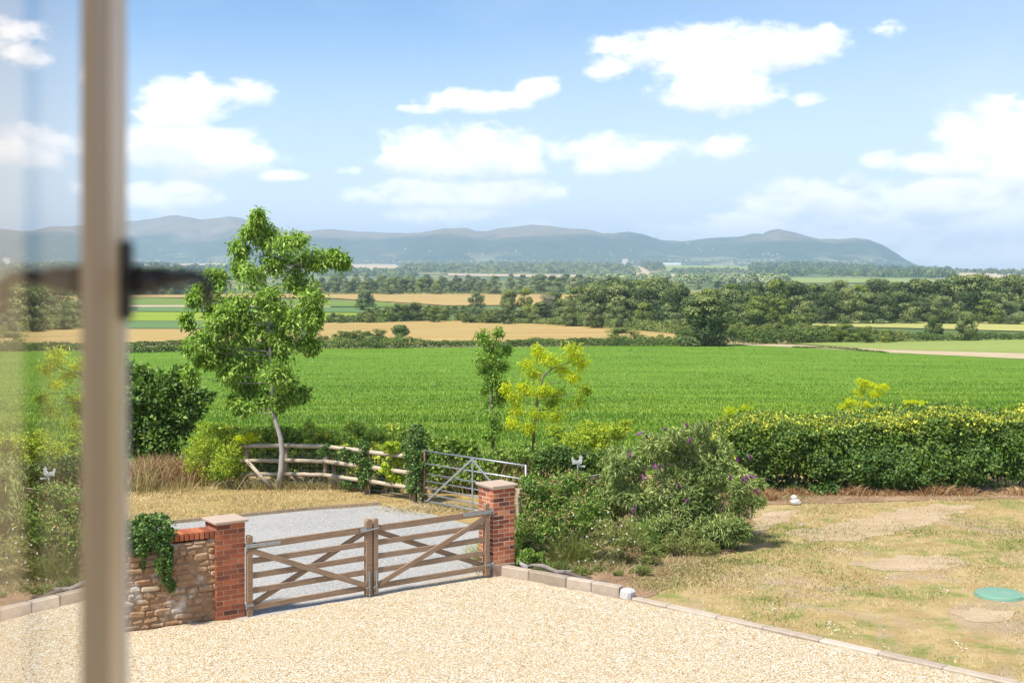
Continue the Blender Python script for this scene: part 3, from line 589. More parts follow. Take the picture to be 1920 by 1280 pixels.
YL = [(987,684,14,9),(1002,701,17,8),(1017,667,20,13),(1008,658,10,8),(1034,675,14,10),(1075,652,18,7),(1072,667,28,11),(1090,678,18,14),(1055,692,20,9),(1077,708,12,6),(950,727,13,9),(965,746,19,14),(969,765,13,11),(982,724,11,7),(1010,731,20,10),(1025,729,13,10),(1047,738,24,9),(1094,731,14,9),(1085,757,26,11),(1038,755,24,10),(1006,772,32,13),(1038,776,24,13),(991,798,10,8),(960,790,8,6)]
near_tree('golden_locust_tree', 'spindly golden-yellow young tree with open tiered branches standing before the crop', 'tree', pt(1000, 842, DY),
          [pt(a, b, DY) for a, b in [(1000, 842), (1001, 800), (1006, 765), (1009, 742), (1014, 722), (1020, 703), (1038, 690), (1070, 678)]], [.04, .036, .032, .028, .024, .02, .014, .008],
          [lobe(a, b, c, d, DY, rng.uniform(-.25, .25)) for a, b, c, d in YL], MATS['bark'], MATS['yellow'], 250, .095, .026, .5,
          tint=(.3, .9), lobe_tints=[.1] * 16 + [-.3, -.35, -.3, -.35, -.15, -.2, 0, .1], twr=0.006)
DT = 31.0
TL = [(903,630,13,8),(935,625,8,8),(912,641,17,10),(922,656,28,13),(907,671,20,13),(935,669,20,15),(950,656,9,9),(922,688,28,13),(903,694,15,8),(942,686,15,12),(924,705,15,9),(929,713,11,8)]
TS = [(926,800,18,16),(915,765,14,14),(940,725,12,12),(918,815,12,10),(937,750,20,16),(932,778,24,18),(908,731,13,13),(945,735,10,14)]
near_tree('slim_alder_tree', 'slim upright green tree with bare twig tips left of the golden tree', 'tree', pt(924, 858, DT),
          [pt(a, b, DT) for a, b in [(924, 858), (925, 800), (921, 765), (923, 720), (924, 660), (928, 628)]], [.045, .04, .034, .026, .018, .006],
          [lobe(a, b, c, d, DT, rng.uniform(-.2, .2)) for a, b, c, d in TL + TS], MATS['bark'], MATS['walnut'], 280, .072, .04, .25, tint=(.2, .9), twr=0.005,
          lobe_tints=[0.0])

def shrub(name, label, cat, base, lobes, mat, n, L, W_, stems=6, group=None, extra=None, bark='bark', srad=.014, **kw):
    root = empty(name, base, 0, label, cat, group); B = Vector(base)
    lf = Leafy(); rl = rel(lobes, B); shrub_leaves(lf, rl, n, L, W_, **kw); lf.build('foliage', mat, root)
    if stems:
        g = Geo()
        for k in range(stems):
            lb = rl[k % len(rl)]; a = Vector((lb[0] * .35 + random.uniform(-.12, .12), lb[1] * .35 + random.uniform(-.1, .1), 0.0))
            e = Vector((lb[0] + random.uniform(-.3, .3) * lb[3], lb[1] + random.uniform(-.3, .3) * lb[4], lb[2] + lb[5] * .6))
            g.tube([a, (a + e) / 2 + Vector((0, 0, .1)), e], [srad, srad * .75, srad * .3], 5, 0.5, False)
        g.build('stems', MATS[bark], root, True)
    if extra: extra(root, rl)
    return root
def LB(D, items, dj=0.25): return [lobe(a, b, c, d, D, rng.uniform(-dj, dj)) for a, b, c, d in items]

# left dark shrub, golden bush, bramble bank
shrub('laurel_bush', 'large dark glossy evergreen bush beside the window frame', 'bush', (-8.9, 33, 0),
      LB(33, [(225,760,60,55),(290,730,50,40),(330,720,30,32),(355,740,32,26),(280,790,60,50),(250,820,50,50),(330,790,36,40),(360,765,28,22),(310,830,45,42),(230,700,40,30),(380,745,20,14),(270,705,20,16),(350,705,14,14),(200,830,60,50)]),
      MATS['dark'], 9000, .14, .08, 8, top=.45, shoots=1.8)
shrub('golden_bush', 'yellow and green mottled bush at the left end of the rail fence', 'bush', (-7.0, 30.6, 0),
      LB(30.6, [(395,830,45,35),(370,860,30,40),(430,860,35,40),(410,885,45,30),(385,805,22,16),(450,880,18,32),(425,815,20,14),(440,835,25,20)]),
      MATS['ygreen'], 9000, .05, .03, 8, top=.2, tint=(.1, .95))
shrub('golden_sprig', 'small bright yellow sprig on the left end of the top fence rail', 'plant', pt(462, 835, 30.4) - Vector((0, 0, .95)),
      LB(30.4, [(452,822,14,5),(468,818,10,6),(460,828,16,4),(478,824,8,4)], .05), MATS['yellow'], 700, .05, .022, 3, srad=.006, tint=(.5, 1))
BR = []
for i in range(36):
    x = 425 + i * 13.0; BR.append((x, 858 + 10 * math.sin(i * 1.7) + max(0, (x - 640)) * .07, 26 + 6 * math.sin(i * 2.3), 38 + 8 * math.sin(i * 1.1)))
    if i % 3 == 0: BR.append((x + 5, 815 + 8 * math.sin(i), 24, 18))
shrub('bramble_bank', 'long bramble thicket tangled along behind the round-rail fence', 'brambles', (-4.5, 31.3, 0), LB(31.4, [b for b in BR if b[0] < 800], .3), MATS['bramble'], 30000, .08, .058, 16, top=.35, tint=(.3, 1), shoots=1.8)
shrub('climbing_vine', 'bright yellow-green vine leaves between the fence and the ivy-clad post', 'vine', (-2.7, 29.0, 0),
      LB(29.0, [(735,838,18,12),(748,862,12,22),(738,895,14,10),(725,880,14,10),(752,900,8,12)], .1), MATS['ygreen'], 1300, .08, .06, 4, tint=(.3, 1), srad=.006)
shrub('field_edge_weeds', 'leafy pale green weeds crowding behind the metal field gate', 'weeds', (-1.0, 29.6, 0),
      LB(29.8, [(830,845,30,28),(870,860,35,30),(815,880,28,40),(860,905,40,28),(900,890,40,34),(940,890,40,34),(930,860,30,20),(980,860,35,30),(790,820,20,16),(845,830,18,10)]), MATS['bramble'], 9000, .08, .06, 5, tint=(.1, .72), srad=.006)
shrub('golden_bush', 'broad yellow-green bush above the white bird ornament', 'bush', (2.1, 29.4, 0),
      LB(29.4, [(1080,825,34,24),(1120,818,40,28),(1155,805,28,20),(1175,795,12,10),(1060,840,25,18),(1100,800,24,14),(1135,845,40,25),(1040,812,20,12)]), MATS['ygreen'], 8000, .055, .03, 8, tint=(.2, .9), top=.25)
shrub('hornbeam_bush', 'low dark green bush behind the white bird ornament', 'bush', (1.6, 27.6, 0),
      LB(27.6, [(1045,855,42,28),(1090,865,40,32),(1140,862,40,34),(1020,880,30,28),(1075,900,50,35),(1130,905,50,35)]), MATS['beech'], 9000, .07, .048, 6, tint=(0, .6), top=.2)
# shrubs of the bed
def flowers(lobes_px, D, n, size, mat, name='flower', cone=False, dz=0.0):
    def f(root, rl):
        B = np.array(root.location)
        for (px, py) in lobes_px:
            g = Geo(); c = Vector(pt(px, py, D)) - Vector(B)
            if cone: 
                a = Vector((random.uniform(-.6, .6), random.uniform(-.4, .2), random.uniform(.1, .8))).normalized() * size * 2.4
                pts = [c, c + a * .35, c + a * .7, c + a]; g.tube(pts, [size * .25, size * .42, size * .3, size * .05], 7, random.uniform(.2, .9))
                for q in range(14):
                    u_ = random.random(); p = c + a * u_; g.box(p + Vector([random.uniform(-1, 1) * size * .4 for _ in range(3)]), (size * .25,) * 3, random.random() * 3, random.random() * 3, random.random())
            else:
                for q in range(6):
                    an = q * math.pi / 3; g.box(c + Vector((math.cos(an), 0, math.sin(an))) * size * .35 + Vector((0, 0, 0)), (size * .45, size * .3, size * .3), 0, -an, random.uniform(.2, .9))
            g.build(name, mat, root)
    return f
BD = [(1180,880,50,40),(1240,850,55,38),(1300,840,50,32),(1340,880,50,40),(1200,940,60,45),(1270,920,70,50),(1340,940,60,45),(1380,905,26,24),(1150,960,35,35),(1230,985,60,35),(1310,985,60,38),(1360,985,40,35),(1390,955,28,25),(1330,1015,35,22),(1270,815,24,18),(1320,810,18,14),(1215,828,20,20),(1400,895,18,14),(1365,1010,20,18),(1150,915,36,36),(1130,945,30,30),(1210,1000,50,28),(1280,1015,50,26),(1412,935,18,14),(1418,905,14,10),(1375,1000,16,14),(1355,850,30,22),(1160,870,24,20)]
fl = [(1195,815),(1215,822),(1250,805),(1290,830),(1385,865),(1180,858),(1208,900),(1285,940),(1370,900),(1405,900),(1422,925),(1405,862),(1415,895),(1232,880),(1398,902),(1185,960),(1290,800),(1275,915)]
shrub('buddleia_bush', 'big arching grey-green butterfly bush with a few purple flower spikes', 'bush', (3.3, 24.2, 0), LB(24.0, BD, .45), MATS['buddleia'], 30000, .105, .021, 18, tint=(.0, .80), spread=.8, up=.15, droop=.3, arch=.5, shoots=1.5, srad=.012,
      extra=flowers(fl, 23.2, 1, .05, MATS['purple_flower'], cone=True))
def sprigs(pts_px, D, mat, name, k=26, size=.035, rad=.06):
    def f(root, rl):
        B = np.array(root.location); lf = Leafy()
        for a, b in pts_px:
            c = np.array(pt(a, b, D)) - B; q = c + rng.normal(size=(k, 3)) * rad; lf.put(q, rnd_unit(k) + np.array([0, 0, .4]), rnd_unit(k), size * rng.uniform(.6, 1.2, k), size * .5, rng.uniform(.3, 1, k))
        lf.build(name, mat, root)
    return f
def tuft(name, label, cat, base, n, h, spread, mat, w=.006, lean=.5, tint=(.2, .9), plumes=0, pm=None, rx=.2, ry=.2, group=None):
    root = empty(name, base, 0, label, cat, group); lf = Leafy()
    P = np.stack([rng.normal(size=n) * rx, rng.normal(size=n) * ry * (1 + .8 * np.abs(fbm(rng.random() * 50 + np.arange(n) * 0, np.arange(n) * 0, 2, 2))), np.zeros(n)], 1)
    A = unit(np.stack([rng.normal(size=n) * lean, rng.normal(size=n) * lean, np.ones(n)], 1) + P * spread)
    hh = h * rng.uniform(.5, 1.1, n) * (.45 + 1.3 * np.clip(.5 + 1.2 * fbm((P[:, 0] + base[0]) * 2.2, P[:, 0] * 0, 7, 3), 0, 1.3) if rx > .9 else 1.0)
    V0 = P; mid = P + A * hh[:, None] * .6; A2 = unit(A + np.array([0, 0, -.35]) + (A * np.array([1, 1, 0])) * 1.2); tip = mid + A2 * hh[:, None] * .45
    S = unit(np.cross(A, rnd_unit(n))) * w
    Vv = np.stack([V0 - S, V0 + S, mid + S * .8, mid - S * .8, tip], 1).reshape(-1, 3); b = np.arange(n)[:, None] * 5
    F = np.concatenate([b + [0, 1, 2], b + [0, 2, 3], b + [3, 2, 4]], 1).reshape(-1, 3)
    lf.add(Vv, F, np.repeat(rng.uniform(tint[0], tint[1], n), 3)); lf.build('blades', mat, root)
    if plumes:
        lf2 = Leafy(); ids = rng.choice(n, plumes)
        for i in ids:
            k = 26; s = rng.random(k)[:, None]; Q = tip[i] + A2[i] * s * .14 + rng.normal(size=(k, 3)) * .008
            lf2.put(Q, unit(A2[i] + rnd_unit(k) * .5), rnd_unit(k), .035, .006, rng.uniform(.6, 1, k))
        lf2.build('plumes', pm, root)
    return root
shrub('rose_bush', 'tall green shrub with brown seed heads beside the right brick pier', 'shrub', (.85, 23.0, 0),
      LB(23.0, [(1000,940,40,40),(1050,925,45,40),(990,985,38,45),(1040,980,50,50),(1090,950,40,45),(970,1030,25,35),(1010,1035,40,30),(1100,990,40,40),(1000,905,30,22),(1075,895,30,18),(965,985,16,40)], .35),
      MATS['rose'], 15000, .055, .032, 10, tint=(.05, .85), top=.15, extra=sprigs([(985,930),(1012,905),(1035,900),(1062,885),(1085,893),(1105,900),(970,945),(1045,925),(1078,935),(1060,960),(1065,975),(1000,940),(990,985),(1030,960),(1120,905),(1010,960),(975,1015),(1095,925),(1050,905),(1020,885)], 22.5, MATS['russet'], 'seed_sprays'))
tuft('fountain_grass', 'feathery fountain grass with pale pink plumes in front of the shrubs', 'grass', G(1068, 1058), 1000, .72, 1.2, MATS['herb'], .004, .40, (.1, .8), 100, MATS['straw'], .14, .12)
DAI = [(1110,990),(1130,1000),(1125,975),(1150,1010),(1165,985),(1100,1005),(1140,960),(1175,1000),(1185,975),(1120,1020),(1160,1030),(1190,1015),(1075,965),(1098,1050),(1116,1051),(1085,1052),(1150,1053),(1135,985),(1200,990)]
shrub('daisy_clump', 'straggly grey-green perennials dotted with small white flowers', 'flowers', G(1150, 1056), LB(22.4, [(1110,1030,25,25),(1150,1015,30,30),(1190,1010,28,28),(1130,990,28,20),(1170,985,30,18),(1215,1035,22,22),(1105,1055,30,14),(1180,1048,34,14),(1145,1058,34,12),(1085,1050,16,14),(1225,1045,16,12)], .25), MATS['herb'], 6500, .06, .012, 10, tint=(.1, 1), srad=.005,
      extra=flowers(DAI, 21.8, 1, .022, MATS['white_flower']))
shrub('ground_cover_plants', 'patchy low olive ground cover between the driftwood and the daisies', 'plants', G(1060, 1075), LB(21.75, [(1010,1068,16,8),(1035,1070,18,9),(1070,1074,20,9),(1100,1080,18,7),(1130,1078,20,8),(1160,1082,14,6),(1190,1078,16,6),(1205,1065,18,8),(1050,1062,18,10),(1085,1064,20,10)], .25), MATS['herb'], 8000, .04, .012, 0, tint=(.0, .8))
tuft('pale_grass', 'wispy pale dry grass spilling over the bed in front of the daisies', 'grass', G(1120, 1068), 1500, .22, .5, MATS['straw'], .004, .5, (.1, 1), 0, None, .6, .2)
tuft('pale_grass', 'thin dry grass on the soil beside the small right-hand weeds', 'grass', G(1260, 1056), 700, .12, .5, MATS['straw'], .004, .6, (.2, 1), 0, None, .35, .2)
shrub('yarrow_clump', 'low olive-yellow clump at the lawn edge below the butterfly bush', 'plant', G(1285, 1048), LB(23.2, [(1255,1020,20,22),(1285,1022,25,22),(1320,1026,20,18),(1300,1005,18,12),(1340,1030,14,12)], .2), MATS['herb'], 4000, .04, .012, 6, tint=(.1, .8), srad=.005)
shrub('sapling', 'small bushy green sprig growing by the foot of the right pier', 'plant', G(985, 1066), LB(21.9, [(985,1045,18,18),(968,1050,12,14),(1010,1050,14,14),(1025,1060,12,10)], .12), MATS['rose'], 1500, .045, .025, 4, tint=(.2, .9), srad=.005)
shrub('spurge_tuft', 'feathery low green tuft between the daisies and the butterfly bush', 'plant', G(1218, 1036), LB(23.2, [(1210,1005,22,22),(1222,1020,20,20)], .15), MATS['dark'], 1600, .055, .009, 5, tint=(.5, 1), srad=.005)
for i, (px, py, lab) in enumerate([(1222, 1060, 'small lone weed on the bare soil by the lawn'), (1245, 1046, 'tiny yellow-green weed beside the bare soil patch')]):
    tuft('weed', lab, 'weed', G(px, py), 90, .14, 2, MATS['herb'], .006, .5, rx=.03, ry=.03)
# tall dry grasses
tuft('tall_grass', 'tall pale seeding grass behind the metal gate below the golden tree', 'grass', (-.2, 30.2, 0), 1500, 1.05, .2, MATS['straw'], .005, .22, (.2, .9), 0, None, .75, .4)
tuft('tall_grass', 'dry straw grass under the brambles at the fence foot', 'grass', (-4.6, 30.25, 0), 1300, .32, .2, MATS['straw'], .006, .4, (.1, .8), 0, None, 1.2, .08)
tuft('russet_grass', 'orange-brown dead grass below the dark evergreen bush', 'grass', (-8.6, 31.2, 0), 2600, .75, .2, MATS['russet'], .007, .35, (.1, 1), 0, None, .7, .35)
tuft('dry_reed_grass', 'pale straw coloured long grass beside the window frame', 'grass', (-9.1, 30.2, 0), 1500, .5, .2, MATS['straw'], .006, .3, (.1, .9), 0, None, 1.0, .3)
tuft('cut_grass_heap', 'raked heap of pinkish dead grass at the field gate foot', 'grass heap', (-1.75, 27.75, 0), 1500, .16, 1.5, MATS['straw'], .006, 1.2, (.6, 1), 0, None, .45, .25)
tuft('corner_weeds', 'yellow-green weeds behind the hinge end of the gate', 'weeds', (-.35, 22.6, 0), 500, .5, .8, MATS['herb'], .008, .4, (.3, .9), 0, None, .15, .25)

# ------------------------------------------------------------------ clipped hedge on the right
def hedge():
    root = empty('beech_hedge', (10.5, 30.4, 0), 0, 'long clipped beech hedge with yellow-green new tops along the lawn', 'hedge')
    htop = lambda x: (1.42 + .28 * fbm(x / 1.7, x * 0 + 3, 31, 4) + (x - 4) * 0.026) * (1 - .30 * np.clip((5.6 - x) / 1.4, 0, 1) ** 1.5)
    lf = Leafy(); n = 120000
    s = rng.random(n); x = 4.3 + s * 21.0; yf = 29.35 + (x - 4.3) * .075; face = rng.random(n)
    dep = np.where(face < .62, rng.random(n) ** 1.6 * .7, rng.random(n) * 1.7)
    ztop = htop(x) + .12 * dep
    z = np.where(face < .62, rng.random(n) * ztop, ztop - rng.random(n) ** 2 * .28)
    under = np.clip(.25 * (fbm(x / .8, x * 0, 44, 3) + .12) + .22 * np.clip((x - 9.5) / 2, 0, 1), .02, .6)
    z = under + z * (ztop - under) / ztop
    bulge = .55 * fbm(x / .9, z / .6, 33, 4) - .12 * np.sin(np.clip(z / ztop, 0, 1) * math.pi)
    y = yf + dep + bulge
    low = rng.random(n) < .10; z = np.where(low, rng.random(n) * .5, z); y = np.where(low, yf + .3 + rng.random(n) * 1.2, y)
    y0_ = dep + z
    P = np.stack([x - 10.5, y - 30.4, z], 1)
    out_ = np.where((face < .62)[:, None], np.array([[0, -1, .25]]), np.array([[0, -.25, 1.0]])); A = unit(out_ * .5 + rnd_unit(n) * .9 + np.array([0, 0, -.1])); N = unit(out_ + rnd_unit(n) * .6 + np.array([0, 0, .4]))
    T = rng.uniform(.08, .56, n) + np.clip((z - ztop + .75) / .75, 0, 1) ** 1.5 * rng.uniform(.0, .44, n) * np.clip(.9 + 2.6 * fbm(x / .9, y0_ / .9, 66, 3), .3, 1.4) + (rng.random(n) < .012) * .35
    sz = rng.uniform(.7, 1.25, n); hole = (face < .62) & (fbm(x / .45, z / .32, 88, 3) < -.16) & (dep < .45); kp = ~hole; lf.put(P[kp], A[kp], N[kp], (.088 * sz)[kp], (.058 * sz)[kp], np.clip(T, 0, 1)[kp])

    k = 9000; x = 4.3 + rng.random(k) * 21; d = rng.random(k) * 1.5; zt = htop(x) + .06 + .26 * np.abs(fbm(x / .35, d, 55, 2))
    P = np.stack([x - 10.5, 29.35 + (x - 4.3) * .075 + d - 30.4, zt], 1)
    lf.put(P, unit(rnd_unit(k) * .7 + np.array([0, 0, .6])), rnd_unit(k), .06, .032, rng.uniform(.45, 1, k))
    for q in range(150):                        # stray shoots
        x0 = 4.6 + rng.random() * 20; y0 = 29.35 + (x0 - 4.3) * .075 + rng.random() * 1.3; hh = .10 + rng.random() * .28; m_ = int(10 + hh * 40); tt = rng.random(m_)
        Q = np.stack([x0 - 10.5 + tt * rng.normal() * .12, y0 - 30.4 + tt * rng.normal() * .1, float(htop(np.array([x0]))[0]) + tt * hh], 1) + rng.normal(size=(m_, 3)) * .015
        lf.put(Q, unit(rnd_unit(m_) + np.array([0, 0, .5])), rnd_unit(m_), .06, .03, rng.uniform(.5, 1, m_))
    lf.build('foliage', MATS['beech'], root)
    g = Geo()
    for i in range(70):
        x = 4.4 + i * .3 + random.uniform(-.1, .1); yb = 29.9 + (x - 4.3) * .075 + random.uniform(-.1, .35)
        g.tube([(x - 10.5, yb - 30.4, 0), (x - 10.5 + random.uniform(-.1, .1), yb - 30.4, .6), (x - 10.5 + random.uniform(-.25, .25), yb - 30.4 + random.uniform(-.2, .2), 1.7)], [.028, .022, .008], 6, .5, False)
        for q in range(5):
            h = random.uniform(.3, 1.3); g.tube([(x - 10.5, yb - 30.4, h), (x - 10.5 + random.uniform(-.4, .4), yb - 30.4 + random.uniform(-.5, .5), h + .5)], [.011, .004], 4, .5, False)
    g.build('stems', MATS['bark'], root, True)
hedge()
tuft('fringe_grass', 'scruffy tan grass fringe where the lawn meets the bare soil', 'grass', (3.3, 21.6, 0), 1500, .10, .05, MATS['straw'], .006, .7, (.1, .9), 0, None, .55, .45)
for i_, (px_, py_, lab_) in enumerate([(1235, 1096, 'ragged straw grass at the lawn edge nearest the white end stone'), (1285, 1072, 'ragged straw grass at the lawn edge right of the bare soil'), (1345, 1052, 'ragged straw grass under the near side of the butterfly bush'), (1400, 1010, 'ragged straw grass under the right side of the butterfly bush')]):
    tuft('edge_grass', lab_, 'grass', G(px_, py_), 1300, .085, .4, MATS['lawnblade'], .007, .7, (.1, .95), 0, None, .30, .22)
tuft('dry_grass', 'band of dead brown grass along the foot of the clipped hedge', 'grass', (8.6, 29.5, 0), 3000, .22, .05, MATS['russet'], .007, .5, (.2, .9), 0, None, 1.9, .10)
tuft('dry_grass', 'orange dead grass tuft behind the tip of the butterfly bush', 'grass', (5.35, 28.9, 0), 1300, .34, .2, MATS['russet'], .007, .4, (.2, .9), 0, None, .3, .12)
tuft('dry_grass', 'light fringe of dry grass under the thin right part of the hedge', 'grass', (13.4, 29.8, 0), 1500, .14, .05, MATS['russet'], .007, .5, (.3, 1), 0, None, 1.9, .12)
# golden shoots above the hedge
def golden(px, py, items, D, lab, n, tint=(.45, 1)):
    shrub('golden_locust', lab, 'small tree', (*pt(px, py, D).xy, tz(pt(px, py, D).x, D)), LB(D, items, .15), MATS['yellow'], n, .065, .022, 7, tint=tint, srad=.012)
golden(1625, 800, [(1612,716,12,6),(1628,722,20,8),(1650,728,16,9),(1640,738,18,8),(1612,738,14,9),(1590,752,14,7),(1582,762,12,6),(1618,758,18,9),(1645,760,14,7),(1600,775,24,10),(1630,778,24,10)], 32.2, 'brightest golden tree top standing well above the clipped hedge', 2600, (.6, 1))
golden(1400, 800, [(1370,772,18,8),(1400,768,16,8),(1395,785,40,14),(1425,776,14,7),(1365,790,26,12)], 32.0, 'low golden-yellow shoots over the left end of the hedge', 2400, (.3, .85))
golden(1710, 800, [(1700,756,14,7),(1722,760,16,8),(1745,773,24,8),(1705,772,24,8)], 32.0, 'orange-tinged golden shoots just right of the tallest golden top', 1500, (.55, 1))
golden(1850, 800, [(1800,775,22,8),(1850,778,30,8),(1900,768,24,12)], 32.2, 'faint yellow-green shoots on the far right stretch of the hedge', 900, (.0, .4))

# ------------------------------------------------------------------ brick piers
PA = R(35.0)
def pier(loc, h, label, plinth):
    root = empty('brick_pier', loc, PA, label, 'gate pier', 'brick piers either side of the wooden gates')
    w = .44; c = (w / 2, w / 2)            # local: near corner at origin, x along the gate, y away
    g = Geo(); g.box((c[0], c[1], h / 2 - .05), (w - .003, w - .003, h + .1 - .0), tint=.9 if plinth else .25); g.build('mortar', MATS['mortar'], root)
    b = Geo(); z = plinth; k = 0; ch = .063; j = .012
    while z + ch <= h + .002:
        for side in range(4):
            if (k + side) % 2 == 0: segs = [(0, .215), (.2245, .44)]
            else: segs = [(0, .1025), (.112, .328), (.3375, .44)]
            for a0, a1 in segs:
                if side in (0, 2) and a0 == 0: pass
                m = (a0 + a1) / 2; t = (random.choice([.15, .3, .5, .55, .6, .7, .85]) + random.uniform(-.1, .1)) * (1 if plinth else .72); dn = .012
                o = random.uniform(0, .0025)
                L_ = a1 - a0 - .004
                if side == 0: b.box((m, dn / 2 - o - .001, z + ch / 2), (L_, dn, ch), tint=t, jit=.0012)
                elif side == 2: b.box((m, w - dn / 2 + o + .001, z + ch / 2), (L_, dn, ch), tint=t, jit=.0012)
                elif side == 1: b.box((w - dn / 2 + o + .0018, m, z + ch / 2), (dn, L_ , ch), tint=t, jit=.0012)
                else: b.box((dn / 2 - o - .0018, m, z + ch / 2), (dn, L_, ch), tint=t, jit=.0012)
        z += ch + j; k += 1
    b.build('brickwork', MATS['brick'], root)
    s = Geo(); s.box((c[0], c[1], h + .024), (.53, .53, .042), tint=.75, ch=.008); 
    s.build('cap', MATS['slab'], root)
    if plinth > 0:
        s = Geo()
        for q in range(2):
            s.box((c[0] - .0, c[1], .10 + q * .0), (w + .012, w + .012, plinth - .012), tint=.45, ch=.004); break
        s.build('plinth', MATS['slab'], root)
    return root
pier((-.315, 21.60, 0), 1.505, 'right-hand clean red brick gate pier with pale stone cap and pinkish plinth', .215)
pier((-4.36, 18.90, 0), 1.43, 'left-hand stained brick gate pier at the end of the rubble wall', 0.0)

# ------------------------------------------------------------------ rubble wall with soldier coping and ivy
WA = R(30.0)
wr = empty('stone_wall', (-4.34, 19.0, 0), WA, 'old rubble stone wall with red brick coping joining the left pier', 'wall')
g = Geo(); g.box((-2.6, .19, .60), (5.2, .352, 1.2), tint=.42); g.build('mortar', MATS['rubble'], wr)
g = Geo(); z = 0.0
while z < 1.20:
    hh = random.uniform(.05, .105)
    if z + hh > 1.215: hh = 1.215 - z
    if hh < .03: break
    for side in (0, 1):
        x = 0.0
        while x > -5.2:
            L_ = random.uniform(.08, .30); pr = random.uniform(-.012, .016); t = random.choice([.1, .25, .35, .45, .5, .6, .75, .95]) + random.uniform(-.08, .08)
            g.box((x - L_ / 2, (.035 - pr) if side == 0 else .345 + pr, z + hh / 2 + random.uniform(-.012, .012)), (L_ - .008, .08, (hh - .006) * random.uniform(.75, 1.1)), ry=random.uniform(-.08, .08), tint=t * .5 + .22, ch=.02, jit=.016)
            x -= L_
    z += hh
g.build('stonework', MATS['rubble'], wr)
g = Geo(); x = -.006
while x > -5.2:
    g.box((x - .0325, .17, 1.285), (.063, .36, .108), ry=random.uniform(-.02, .02), tint=random.choice([.35, .5, .6, .7, .8]) + random.uniform(-.1, .1), ch=.005, jit=.003); x -= .0755
g.build('coping', MATS['brick'], wr)
IV = [(300,1018,18,16),(316,1035,9,20),(266,1025,24,24),(318,1062,6,14),(296,980,32,14),(282,1004,26,20),(312,1000,14,20),(262,1000,30,30),(318,1050,8,26),(312,1080,7,24),(318,1100,5,14),(305,1055,10,20),(240,1010,30,40),(270,975,25,12),(268,1060,9,18),(225,1000,30,30)]
shrub('wall_ivy', 'ivy spilling over the coping and hanging down the rubble wall', 'ivy', (-5.2, 18.3, 0), LB(18.45, IV, .10), MATS['ivy'], 7500, .05, .036, 0, top=.3, spread=1.0, srad=.007, tint=(.1, .85))

